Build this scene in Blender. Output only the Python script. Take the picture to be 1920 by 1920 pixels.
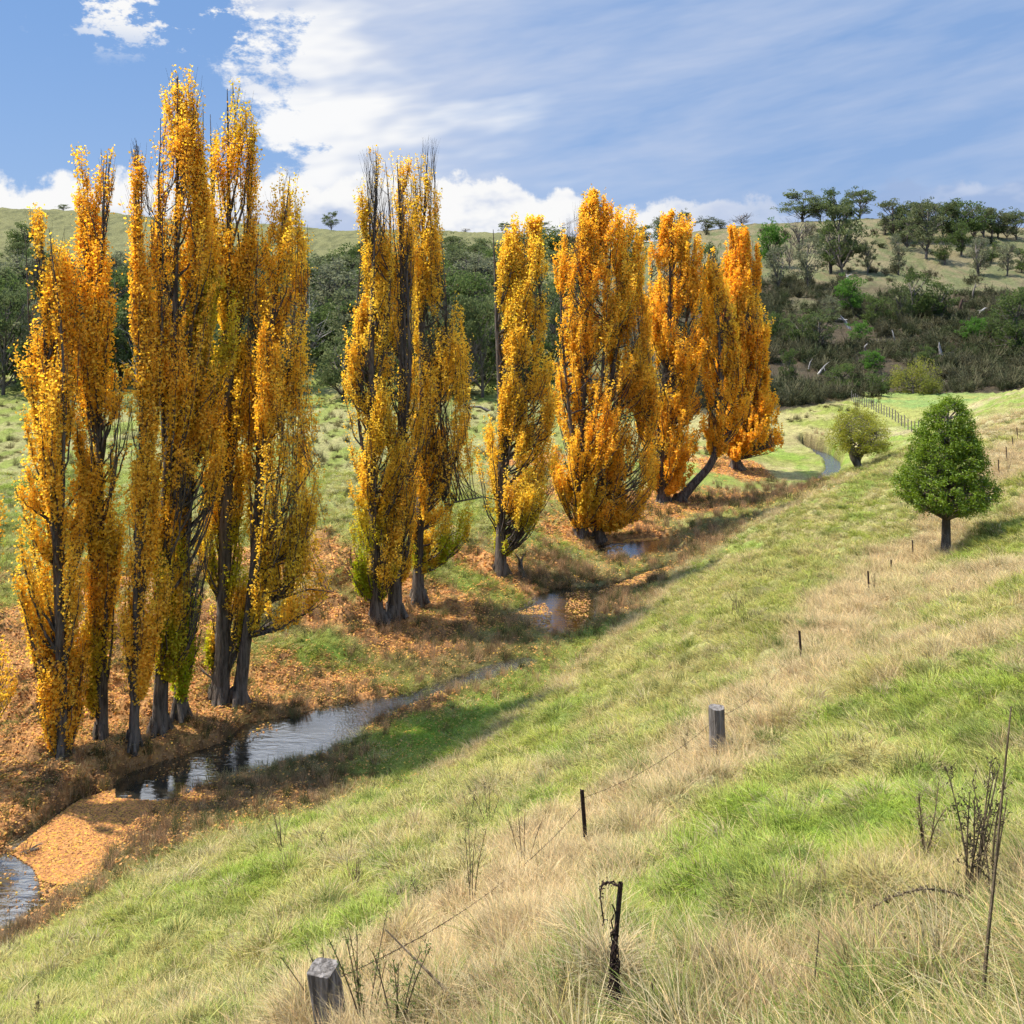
import bpy, math, random
import numpy as np
from mathutils import Vector
for o in list(bpy.data.objects): bpy.data.objects.remove(o)
S = bpy.context.scene; COL = S.collection
rng = np.random.default_rng(7); random.seed(7)
F = 1700.0; HZ = 560.0; CH = 16.0            # focal length in photo pixels, eye-level row, eye height above the creek

# ---------------------------------------------------------------- camera
cam = bpy.data.cameras.new('camera'); co = bpy.data.objects.new('camera', cam); COL.objects.link(co)
cam.sensor_width = 36; cam.sensor_fit = 'HORIZONTAL'; cam.lens = 36*F/1920
cam.shift_y = -(960-HZ)/1920.0; cam.clip_start = .1; cam.clip_end = 5000
co.location = (0, 0, CH); co.rotation_euler = (math.pi/2, 0, 0); S.camera = co

# ---------------------------------------------------------------- sun, sky
SUN_EL, SUN_AZ = math.radians(61), math.radians(-86)       # azimuth from +Y towards +X
sd = bpy.data.lights.new('sun', 'SUN'); sd.energy = 5.0; sd.angle = math.radians(.6); sd.color = (1, .94, .84)
so = bpy.data.objects.new('sun', sd); COL.objects.link(so)
to_sun = Vector((math.sin(SUN_AZ)*math.cos(SUN_EL), math.cos(SUN_AZ)*math.cos(SUN_EL), math.sin(SUN_EL)))
so.rotation_euler = to_sun.to_track_quat('Z', 'Y').to_euler()
S.view_settings.view_transform = 'Standard'; S.view_settings.look = 'None'; S.view_settings.exposure = 1.0; S.view_settings.gamma = 1
S.cycles.max_bounces = 6; S.cycles.diffuse_bounces = 4; S.cycles.glossy_bounces = 2; S.cycles.transmission_bounces = 3; S.cycles.use_adaptive_sampling = True; S.cycles.adaptive_threshold = .03; S.cycles.caustics_reflective = False

class NT:                                                  # small node-writing helper
    def __init__(s, tree): s.t = tree; s.n = tree.nodes; s.l = tree.links
    def node(s, ty, **k):
        n = s.n.new(ty)
        for a, b in k.items(): setattr(n, a, b)
        return n
    def put(s, sock, v):
        if isinstance(v, bpy.types.NodeSocket): s.l.new(v, sock)
        else: sock.default_value = v
    def m(s, op, a, b=0.0, c=0.0, clamp=False):
        n = s.node('ShaderNodeMath', operation=op, use_clamp=clamp)
        s.put(n.inputs[0], a); s.put(n.inputs[1], b)
        if op in ('MULTIPLY_ADD', 'SMOOTH_MIN', 'SMOOTH_MAX'): s.put(n.inputs[2], c)
        return n.outputs[0]
    def ss(s, v, a, b, lo=0.0, hi=1.0):
        n = s.node('ShaderNodeMapRange', interpolation_type='SMOOTHSTEP')
        s.put(n.inputs[0], v); s.put(n.inputs[1], a); s.put(n.inputs[2], b); s.put(n.inputs[3], lo); s.put(n.inputs[4], hi)
        return n.outputs[0]
    def mix(s, f, a, b, bt='MIX'):
        n = s.node('ShaderNodeMix', data_type='RGBA', blend_type=bt)
        s.put(n.inputs[0], f); s.put(n.inputs[6], a); s.put(n.inputs[7], b); return n.outputs[2]
    def xyz(s, x, y, z=0.0):
        n = s.node('ShaderNodeCombineXYZ'); s.put(n.inputs[0], x); s.put(n.inputs[1], y); s.put(n.inputs[2], z); return n.outputs[0]
    def noise(s, vec, scale, detail=4, rough=.55, dist=0.0):
        n = s.node('ShaderNodeTexNoise'); s.put(n.inputs['Vector'], vec); n.inputs['Scale'].default_value = scale
        n.inputs['Detail'].default_value = detail; n.inputs['Roughness'].default_value = rough; n.inputs['Distortion'].default_value = dist
        return n.outputs[0]
    def curve(s, v, pts, lo, hi):                          # piecewise curve of v over [lo, hi], pts in (x, y) with y in 0..1
        mr = s.node('ShaderNodeMapRange'); s.put(mr.inputs[0], v); mr.inputs[1].default_value = lo; mr.inputs[2].default_value = hi
        n = s.node('ShaderNodeFloatCurve'); c = n.mapping.curves[0]
        P = [((x-lo)/(hi-lo), y) for x, y in pts]
        c.points[0].location = P[0]; c.points[1].location = P[-1]
        for p in P[1:-1]: c.points.new(*p)
        n.mapping.update(); s.l.new(mr.outputs[0], n.inputs[1]); return n.outputs[0]

def az_of(u): return math.atan((u-960)/F)
def te_of(u, v): return (HZ-v)/F*math.cos(az_of(u))

def build_world():
    w = bpy.data.worlds.new('World'); S.world = w; w.use_nodes = True
    t = NT(w.node_tree); w.node_tree.nodes.clear()
    sky = t.node('ShaderNodeTexSky', sky_type='NISHITA'); sky.sun_disc = False
    sky.sun_elevation = SUN_EL; sky.sun_rotation = SUN_AZ; sky.air_density = 1.0; sky.dust_density = .6; sky.ozone_density = 1.6; sky.altitude = 400
    tc = t.node('ShaderNodeTexCoord'); sp = t.node('ShaderNodeSeparateXYZ'); t.l.new(tc.outputs['Generated'], sp.inputs[0])
    x, y, z = sp.outputs
    az = t.m('ARCTAN2', x, y)
    te = t.m('DIVIDE', z, t.m('SQRT', t.m('ADD', t.m('MULTIPLY', x, x), t.m('MULTIPLY', y, y))))
    te = t.m('MINIMUM', te, 3.0)
    vec = t.xyz(az, te, 0.0)
    # broad cloud sheet to the right with a ragged left edge
    n1 = t.noise(t.xyz(az, t.m('MULTIPLY', te, 1.6), 3.1), 11, 6, .66)
    n2 = t.noise(t.xyz(az, t.m('MULTIPLY', te, 1.3), 7.7), 3.2, 2, .5)
    edge = t.curve(te, [(0, .50), (.06, .50), (.10, .50), (.17, .525), (.22, .52), (.27, .54), (.33, .50), (.42, .40), (.6, .15)], 0, .6)
    e = t.m('SUBTRACT', az, t.m('MULTIPLY_ADD', edge, 1.0, -.80))                       # >0 right of the edge
    e = t.m('ADD', e, t.m('MULTIPLY', t.m('SUBTRACT', n1, .5), .42))
    sheet = t.ss(e, -.015, .035)
    puff = t.m('MULTIPLY', t.ss(t.m('ADD', n1, t.m('MULTIPLY', t.m('SUBTRACT', n2, .5), .6)), .575, .64), t.m('MULTIPLY', t.m('MULTIPLY', t.ss(te, .23, .29), t.ss(az, -.52, -.42)), t.ss(az, -.18, -.28)))
    # thin streaks, slightly tilted
    ca, sa = math.cos(.17), math.sin(.17)
    ax = t.m('ADD', t.m('MULTIPLY', az, ca), t.m('MULTIPLY', te, sa)); ay = t.m('SUBTRACT', t.m('MULTIPLY', te, ca), t.m('MULTIPLY', az, sa))
    c1 = t.noise(t.xyz(t.m('MULTIPLY', ax, 1.6), t.m('MULTIPLY', ay, 7.5), 1.0), 2.4, 4, .6, .35)
    c2 = t.noise(t.xyz(t.m('MULTIPLY', ax, 3.0), t.m('MULTIPLY', ay, 14), 4.0), 2.6, 3, .62)
    cir = t.m('ADD', t.m('MULTIPLY', c1, .65), t.m('MULTIPLY', c2, .35))
    fade = t.curve(az, [(-.6, 1), (-.22, 1), (-.13, .90), (-.04, .66), (.07, .42), (.3, .27), (.6, .32)], -.6, .6)
    thick = t.m('ADD', fade, t.m('MULTIPLY', t.m('SUBTRACT', cir, .5), 1.9))
    thick = t.m('MULTIPLY', sheet, t.m('MAXIMUM', t.m('MINIMUM', thick, 1.0), .04))
    # colours
    base = t.mix(1.0, sky.outputs[0], (.115, .115, .115, 1), 'MULTIPLY')
    pale = t.ss(te, .34, .0)
    blue = t.mix(t.m('MULTIPLY', pale, .28), t.mix(.72, base, (.215, .42, .84, 1)), (.50, .64, .90, 1))
    rb = t.ss(az, -.1, .35)
    blue = t.mix(t.m('MULTIPLY', rb, .55), blue, (.27, .43, .74, 1))
    shade = t.ss(t.m('ADD', t.noise(t.xyz(t.m('MULTIPLY', ax, 2.0), t.m('MULTIPLY', ay, 6), 9.0), 2.6, 3, .55), t.m('MULTIPLY', az, .75)), .27, .48)
    wcol = t.mix(shade, (1.02, 1.02, 1.02, 1), (.60, .68, .86, 1))
    c = t.mix(t.m('MULTIPLY', thick, .97), blue, wcol)
    c = t.mix(puff, c, (1, 1, 1, 1))
    # cumulus bank along the hills
    tops = [(-100, 345), (0, 338), (60, 352), (130, 324), (230, 330), (400, 330), (600, 332), (760, 330), (900, 336), (1000, 366), (1060, 378), (1110, 385), (1200, 388), (1300, 380), (1400, 384), (1500, 380), (1700, 352), (1800, 345), (1920, 350)]
    top = t.curve(az, [(az_of(u), te_of(u, v-18)/.2) for u, v in tops], az_of(-100), az_of(1920))
    vb = t.node('ShaderNodeTexVoronoi', feature='F1'); vb.inputs['Scale'].default_value = 19
    t.l.new(t.xyz(az, te, t.m('MULTIPLY', t.noise(vec, 14, 2), .06)), vb.inputs['Vector'])
    bill = t.m('SUBTRACT', .35, vb.outputs['Distance'])
    k = t.m('SUBTRACT', t.m('MULTIPLY', top, .2), te)
    k = t.m('ADD', k, t.m('ADD', t.m('MULTIPLY', bill, .028), t.m('MULTIPLY', t.m('SUBTRACT', t.noise(vec, 26, 5, .62), .5), .055)))
    bank = t.ss(k, .002, .012)
    dim = t.ss(az, .10, .36)
    bank = t.m('MULTIPLY', bank, t.ss(dim, 0, 1, 1, .62))
    holes = t.noise(t.xyz(az, t.m('MULTIPLY', te, 1.9), 5.5), 9, 4, .6)
    sh = t.ss(t.m('ADD', t.m('MULTIPLY', k, 7.5), t.m('MULTIPLY', t.m('SUBTRACT', holes, .5), 1.9)), .12, .62)
    bcol = t.mix(sh, (1.0, 1.0, 1.0, 1), (.53, .62, .83, 1))
    bcol = t.mix(dim, bcol, t.mix(t.ss(holes, .5, .68), (.36, .48, .74, 1), (.66, .72, .87, 1)))
    c = t.mix(bank, c, bcol)
    c = t.mix(1.0, c, t.xyz(*(t.ss(te, .40, .80, 1.0, 3.0),)*3), 'MULTIPLY')       # added fill light: sky brightened all round above the frame
    bg = t.node('ShaderNodeBackground'); t.l.new(c, bg.inputs[0]); bg.inputs[1].default_value = .48
    w.cycles.sampling_method = 'MANUAL'; w.cycles.sample_map_resolution = 256
    out = t.node('ShaderNodeOutputWorld'); t.l.new(bg.outputs[0], out.inputs[0])
build_world()

# ---------------------------------------------------------------- helpers
def W(u, v, d): return np.array([(u-960)/F*d, d, CH+(HZ-v)/F*d])
def hash2(ix, iy, seed):
    h = (ix.astype(np.int64)*374761393 + iy.astype(np.int64)*668265263 + seed*974711) & 0xffffffff
    h = ((h ^ (h >> 13))*1274126177) & 0xffffffff
    return ((h ^ (h >> 16)) & 0xffff)/65535.0
def vnoise(x, y, seed=0):
    ix = np.floor(x); iy = np.floor(y); fx = x-ix; fy = y-iy
    fx = fx*fx*(3-2*fx); fy = fy*fy*(3-2*fy)
    a = hash2(ix, iy, seed); b = hash2(ix+1, iy, seed); c = hash2(ix, iy+1, seed); d = hash2(ix+1, iy+1, seed)
    return (a*(1-fx)+b*fx)*(1-fy)+(c*(1-fx)+d*fx)*fy
def fbm(x, y, seed=0, o=4):
    r = 0; a = .5; tt = 0
    for i in range(o):
        r = r+a*vnoise(x*2**i+17.3*i, y*2**i-9.1*i, seed+i); tt += a; a *= .5
    return r/tt
def sstep(x, a, b):
    t = np.clip((x-a)/(b-a), 0, 1); return t*t*(3-2*t)

def tag(o, label=None, cat=None, group=None, kind=None):
    if label: o['label'] = label
    if cat: o['category'] = cat
    if group: o['group'] = group
    if kind: o['kind'] = kind
    return o
def empty(name, loc, label, cat, group=None):
    o = bpy.data.objects.new(name, None); COL.objects.link(o); o.location = loc; o.empty_display_size = .3
    return tag(o, label, cat, group)
def mesh_np(name, V, Fc, mat=None, col=None, smooth=False):
    """V (n,3); Fc list of (m,k) index arrays; col (n,3) stored as point colour"""
    if isinstance(Fc, np.ndarray): Fc = [Fc]
    Fc = [f for f in Fc if len(f)]
    me = bpy.data.meshes.new(name); V = np.asarray(V, np.float32); me.vertices.add(len(V)); me.vertices.foreach_set('co', V.ravel())
    loops = np.concatenate([f.ravel() for f in Fc]).astype(np.int32)
    tot = np.concatenate([np.full(len(f), f.shape[1]) for f in Fc]).astype(np.int32)
    st = np.concatenate([[0], np.cumsum(tot)[:-1]]).astype(np.int32)
    me.loops.add(len(loops)); me.loops.foreach_set('vertex_index', loops)
    me.polygons.add(len(tot)); me.polygons.foreach_set('loop_start', st)
    me.polygons.foreach_set('use_smooth', np.full(len(tot), smooth))
    if col is not None:
        a = me.color_attributes.new('tone', 'FLOAT_COLOR', 'POINT'); c = np.ones((len(V), 4), np.float32); c[:, :3] = col
        a.data.foreach_set('color', c.ravel())
    me.update(calc_edges=True)
    if mat: me.materials.append(mat)
    return me
def obj(name, me, parent=None, loc=None):
    o = bpy.data.objects.new(name, me); COL.objects.link(o)
    if parent: o.parent = parent
    if loc is not None: o.location = loc
    return o
def tubes(P, R, sides=5):
    """P (N,n,3) polylines, R (N,n) radii -> verts, quads"""
    P = np.asarray(P, float); R = np.asarray(R, float); N, n, _ = P.shape
    T = np.gradient(P, axis=1); T /= np.linalg.norm(T, axis=2, keepdims=True)+1e-9
    ref = np.array([.83, .52, .21]); A = np.cross(T, ref); A /= np.linalg.norm(A, axis=2, keepdims=True)+1e-9
    B = np.cross(T, A); th = np.arange(sides)*2*math.pi/sides
    V = P[:, :, None]+R[:, :, None, None]*(np.cos(th)[None, None, :, None]*A[:, :, None]+np.sin(th)[None, None, :, None]*B[:, :, None])
    i = np.arange(N)[:, None, None]*n*sides; j = np.arange(n-1)[None, :, None]*sides; k = np.arange(sides)[None, None, :]; k2 = (k+1) % sides
    Q = np.stack([i+j+k, i+j+k2, i+j+sides+k2, i+j+sides+k], -1).reshape(-1, 4)
    return V.reshape(-1, 3), Q
class MB:
    def __init__(s): s.V = []; s.F = []; s.C = []; s.n = 0
    def add(s, V, Fc, col=None):
        V = np.asarray(V, float); s.V.append(V)
        for f in (Fc if isinstance(Fc, list) else [Fc]): s.F.append(np.asarray(f)+s.n)
        s.C.append(np.broadcast_to(np.asarray(col if col is not None else (1, 1, 1), float), (len(V), 3))); s.n += len(V)
    def tube(s, P, R, sides=5, col=None): V, Q = tubes(P, R, sides); s.add(V, Q, col)
    def mesh(s, name, mat, smooth=False):
        ks = {}
        for f in s.F: ks.setdefault(f.shape[1], []).append(f)
        return mesh_np(name, np.concatenate(s.V), [np.concatenate(v) for v in ks.values()], mat, np.concatenate(s.C), smooth)
def bez(a, b, c, n): t = np.linspace(0, 1, n)[None, :, None]; return (1-t)**2*a[:, None]+2*t*(1-t)*b[:, None]+t*t*c[:, None]
def leaves(C, size, asp=.8, up=0.0):
    """kite-shaped leaves at C with random orientation"""
    N = len(C); size = np.broadcast_to(size, (N,))
    d = rng.normal(size=(N, 3)); d[:, 2] += up; d /= np.linalg.norm(d, axis=1, keepdims=True)
    e = np.cross(d, rng.normal(size=(N, 3))); e /= np.linalg.norm(e, axis=1, keepdims=True)+1e-9
    s = size[:, None]
    V = np.stack([C-d*s*.5, C+e*s*asp*.5-d*s*.08, C+d*s*.5, C-e*s*asp*.5-d*s*.08], 1).reshape(-1, 3)
    return V, np.arange(4*N).reshape(-1, 4)

# ---------------------------------------------------------------- terrain
CPX = [ # (u, v, depth)
 (600, 1960, 6.5), (1920, 1920, 3.3), (1300, 1920, 4.2), (960, 1920, 5.0), (0, 1920, 13), (300, 1920, 9.3), (-300, 1900, 15),
 (1700, 1920, 3.5), (1920, 1600, 5.6), (1600, 1600, 7.2), (1300, 1600, 9.6), (1098, 1580, 12), (800, 1650, 13), (500, 1680, 16), (150, 1760, 19.5),
 (1920, 1300, 12), (1600, 1320, 15.5), (1345, 1400, 16.5), (1100, 1450, 19), (900, 1480, 21.5), (600, 1560, 23),
 (1920, 1100, 23), (1502, 1235, 23), (1700, 1180, 23), (1300, 1230, 29), (1120, 1290, 32), (1630, 1110, 31), (1712, 1050, 38), (1772, 1042, 37.5),
 (1920, 950, 38), (1400, 1100, 38), (1500, 1030, 42), (1600, 970, 48), (1400, 992, 54), (1500, 932, 60), (1600, 880, 65), (1700, 840, 70),
 (1920, 850, 54), (1800, 850, 60), (1920, 728, 92), (1800, 790, 85), (2200, 728, 80), (2200, 1000, 30), (2200, 1500, 7), (2200, 850, 50), (1860, 745, 100)]
CW = []  # (X, Y, z) world control points
for u, v, z in [(0, 1780, 0.25), (300, 1600, .2), (620, 1520, .3), (850, 1425, .35), (1000, 1300, .35), (1120, 1200, .3), (1250, 1105, .4), (-300, 1900, .2),
                (-200, 1560, .3), (0, 1560, .3), (0, 1400, .9), (0, 1200, 1.7), (-300, 1200, 1.9), (-300, 1420, 1.1), (250, 1400, .6), (440, 1310, .5), (560, 1290, .4), (600, 1100, 1.9), (700, 1165, .6), (640, 1250, .25), (850, 1190, .2),
                (940, 1080, .6), (1000, 960, 1.9), (850, 1040, 1.6), (1090, 1005, .5), (1050, 930, 1.8), (1200, 990, .3), (1250, 935, .7), (1380, 880, .8), (1400, 940, .3), (1450, 900, .3),
                (0, 1050, 2.1), (300, 1000, 2.1), (600, 950, 2.1), (850, 850, 2.1), (0, 850, 2.3), (600, 800, 2.2), (1000, 800, 2.1), (1150, 850, 1.8), (1300, 830, 1.6), (-500, 900, 2.4), (-500, 780, 2.6),
                (1560, 850, .6), (1500, 830, .8), (1520, 790, 1.8), (1600, 800, 2.4), (1650, 800, 2.6), (1720, 810, 2.4), (1460, 800, 1.2),
                (1600, 742, 2.4), (1900, 742, 2.6), (1460, 760, 2.0), (2300, 742, 3), (1000, 740, 2.2), (600, 730, 2.4), (0, 780, 2.5), (300, 750, 2.3)]:
    d = (CH-z)*F/(v-HZ); CW.append(((u-960)/F*d, d, z))
CPX += [(1612, 878, 78), (1560, 900, 80)]
for u in (1700, 1920, 2400): CPX += [(u, 728, 141), (u, 650, 168), (u, 560, 212), (u, 495, 265)]
CPX += [(1460, 762, 118), (1460, 700, 142), (1460, 560, 205), (1460, 495, 265), (1560, 745, 131), (1560, 650, 165)]
for u in (1300,): CPX += [(u, 745, 128), (u, 600, 200), (u, 520, 260)]
CPX += [(1300, 434, 345), (1430, 428, 345), (1550, 424, 340), (1650, 412, 335), (1750, 422, 340), (1920, 440, 340), (2400, 440, 330), (1200, 470, 350), (1100, 470, 330)]
CPX += [(1300, 470, 290), (1500, 455, 300), (1700, 445, 300), (1920, 465, 300)]
for u in (-600, 0, 300, 600, 900, 1100): CPX += [(u, 600, 190), (u, 520, 290)]
CPX += [(-600, 380, 430), (0, 390, 430), (300, 408, 430), (600, 433, 430), (900, 440, 430), (1100, 450, 440), (1200, 455, 450)]
CPX += [(-600, 440, 370), (0, 440, 370), (300, 452, 370), (600, 474, 370), (900, 480, 370)]
for u, v, d in CPX: CW.append(tuple(W(u, v, d)))
for X in (-700, -350, 0, 350, 700): CW += [(X, 620, 46), (X, 1200, 20)]
CW += [(0, 0, 14.3), (1.5, 1.5, 14.0), (-3, 0, 13.3), (3, 0, 15.2), (6, -3, 17.5), (-6, -4, 12.8), (-14, 2, 8), (-22, 8, 3), (12, 2, 16.6), (20, 10, 16), (-35, 18, .3), (-45, 30, 1.5), (-70, 60, 2.4)]
CW = np.array(CW)
def warp(X, Y): return np.stack([X/(Y+9.0)*1.5, np.log(np.maximum(Y, -8)+9.0)], -1)
def tps(r): return r*r*np.log(r+1e-9)
Pc = warp(CW[:, 0], CW[:, 1]); n = len(Pc)
K = tps(np.linalg.norm(Pc[:, None]-Pc[None], axis=2))+np.eye(n)*4e-3
A = np.zeros((n+3, n+3)); A[:n, :n] = K; A[:n, n] = 1; A[:n, n+1:] = Pc; A[n:, :n] = A[:n, n:].T
sol = np.linalg.solve(A, np.concatenate([CW[:, 2], np.zeros(3)]))
def rbf(X, Y):
    X = np.asarray(X, float).ravel(); Y = np.asarray(Y, float).ravel(); out = np.empty(len(X))
    for i in range(0, len(X), 60000):
        q = warp(X[i:i+60000], Y[i:i+60000])
        r = np.sqrt((q[:, None, 0]-Pc[None, :, 0])**2+(q[:, None, 1]-Pc[None, :, 1])**2)
        out[i:i+60000] = tps(r)@sol[:n]+sol[n]+q@sol[n+1:]
    return out
EDGEY = np.array([22.3, 26.2, 31.3, 37.3, 42.5, 50.4, 62.]); EDGEX = np.array([-12.6, -10.2, -2, .9, 4, 8.6, 18.])
def floor_pt(u, v, z=0.0): d = (CH-z)*F/(v-HZ); return ((u-960)/F*d, d)
POOLS = {
 'near': [(-260, 1700), (-60, 1615), (45, 1612), (110, 1600), (60, 1590), (30, 1580), (100, 1540), (150, 1500), (215, 1482), (240, 1452), (330, 1425), (430, 1392), (470, 1358), (520, 1352), (560, 1345), (610, 1330), (690, 1318), (770, 1308), (745, 1330), (690, 1352), (665, 1385), (600, 1410), (480, 1440), (380, 1470), (320, 1502), (245, 1540), (205, 1590), (165, 1650), (100, 1690), (80, 1710), (0, 1745), (-260, 1860)],
 'riffle': [(740, 1312), (800, 1290), (860, 1272), (930, 1250), (985, 1236), (1000, 1240), (930, 1264), (860, 1290), (800, 1306), (745, 1330)],
 'mid': [(965, 1150), (1010, 1118), (1045, 1106), (1110, 1104), (1160, 1094), (1215, 1070), (1262, 1058), (1266, 1070), (1220, 1092), (1165, 1108), (1120, 1130), (1105, 1165), (1075, 1190), (1030, 1187), (980, 1165)],
 'up': [(1115, 1028), (1160, 1016), (1250, 1008), (1300, 1002), (1268, 1022), (1250, 1040), (1200, 1046), (1130, 1050)],
 'thread': [(1290, 1000), (1380, 986), (1460, 962), (1530, 922), (1534, 926), (1470, 968), (1385, 992), (1300, 1006)],
 'far': [(1526, 925), (1538, 900), (1553, 880), (1550, 864), (1520, 850), (1500, 838), (1505, 835), (1552, 851), (1573, 866), (1573, 880), (1556, 900), (1538, 925)]}
POLYS = [np.array([floor_pt(u, v) for u, v in p]) for p in POOLS.values()]
def sdist(X, Y):
    """signed distance to the creek, negative in water"""
    best = np.full(X.shape, 9.0)
    for P in POLYS:
        sel = (X > P[:, 0].min()-3) & (X < P[:, 0].max()+3) & (Y > P[:, 1].min()-3) & (Y < P[:, 1].max()+3)
        if not sel.any(): continue
        x = X[sel]; y = Y[sel]; ins = np.zeros(x.shape, bool); dd = np.full(x.shape, 9.0)
        for (x1, y1), (x2, y2) in zip(P, np.roll(P, -1, 0)):
            c = ((y1 > y) != (y2 > y)) & (x < (x2-x1)*(y-y1)/(y2-y1+1e-12)+x1); ins ^= c
            t = np.clip(((x-x1)*(x2-x1)+(y-y1)*(y2-y1))/((x2-x1)**2+(y2-y1)**2), 0, 1)
            dd = np.minimum(dd, np.hypot(x-x1-t*(x2-x1), y-y1-t*(y2-y1)))
        best[sel] = np.minimum(best[sel], np.where(ins, -dd, dd))
    return best
def height(X, Y, rough=True):
    X = np.atleast_1d(np.asarray(X, float)); Y = np.atleast_1d(np.asarray(Y, float)); sh = X.shape
    X = X.ravel(); Y = Y.ravel(); z = rbf(X, Y)
    z = np.where(Y < 130, np.maximum(z, .12), z)
    if rough:
        amp = sstep(z, .0, 2.0)
        z = z+((fbm(X*1.1, Y*1.1, 3, 3)-.5)*(.10+.22*amp)+sstep(fbm(X*1.9, Y*1.9, 5, 2), .52, .78)*.22*amp)*np.clip(Y/6, .25, 1)
        lb = sstep(np.interp(Y, EDGEY, EDGEX)-X, .5, 3)*(Y < 62)*sstep(z, .3, .8)
        z = z+lb*sstep(fbm(X*.75, Y*.75, 15, 3), .46, .7)*.5
        z = z+(fbm(X*.13, Y*.13, 9, 3)-.5)*.5*sstep(Y, 8, 30)*(.3+.7*amp)
        far = sstep(Y, 130, 220); z = z+far*((fbm(X*.03, Y*.03, 21, 4)-.5)*5+(fbm(X*.2, Y*.2, 22, 3)-.5)*1.2)
        z = np.where(Y < 130, np.maximum(z, .07), z)
    sd = sdist(X, Y)+(fbm(X*2.2, Y*2.2, 31, 2)-.5)*.35*np.clip(Y/30, .5, 1)
    bank = sstep(sd, -.05, .45); z = np.where(sd < .45, -.35+(z+.35)*bank, z)
    return z.reshape(sh)
YS = np.exp(np.linspace(math.log(2.0), math.log(620), 2600))
def hit(u, v):
    """first ground point seen along the line of sight"""
    X = (u-960)/F*YS; zr = CH+(HZ-v)/F*YS; h = height(X, YS); k = np.argmax(zr < h)
    if zr[k] >= h[k]: k = len(YS)-1
    return np.array([X[k], YS[k], h[k]])
def ridge(u, dmin, dmax):
    m = (YS > dmin) & (YS < dmax); Y = YS[m]; X = (u-960)/F*Y; h = height(X, Y); k = np.argmax((h-CH)/Y); return np.array([X[k], Y[k], h[k]-.2])

POP = [(117, 1415), (190, 1382), (250, 1400), (300, 1372), (337, 1342), (413, 1312), (446, 1316), (-75, 1470), (707, 1165), (740, 1155), (785, 1125), (938, 1078), (1088, 1004), (1122, 1012), (1243, 940), (1275, 940), (1380, 880)]
POPW = [hit(u, v) for u, v in POP]
FENCE = [(600, 1975), (1098, 1590), (1345, 1402), (1502, 1240), (1630, 1108), (1670, 1075), (1712, 1048), (1780, 985), (1873, 885), (1908, 830)]
FW = np.array([hit(u, v)[:2] for u, v in FENCE])
FW = np.concatenate([[FW[0]+(FW[0]-FW[1])*1.5], FW])
def pdist(X, Y, P):
    dd = np.full(X.shape, 99.0)
    for (x1, y1), (x2, y2) in zip(P[:-1], P[1:]):
        t = np.clip(((X-x1)*(x2-x1)+(Y-y1)*(y2-y1))/((x2-x1)**2+(y2-y1)**2+1e-9), 0, 1)
        dd = np.minimum(dd, np.hypot(X-x1-t*(x2-x1), Y-y1-t*(y2-y1)))
    return dd
EDGE = np.array([hit(u, v)[:2] for u, v in [(0, 1800), (330, 1600), (560, 1530), (880, 1415), (1040, 1290), (1200, 1150), (1280, 1070), (1420, 985), (1590, 895)]])
PADDOCK = np.array([floor_pt(u, v, 2.4) for u, v in [(1600, 750), (1720, 812), (1800, 800), (1900, 742), (1900, 741), (1600, 741)]])
def blob(X, Y, pts):
    r = np.zeros(X.shape)
    for u, v, rad, w in pts:
        x, y = floor_pt(u, v, .3); r = np.maximum(r, w*np.exp(-((X-x)**2+(Y-y)**2)/rad**2))
    return r
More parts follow.
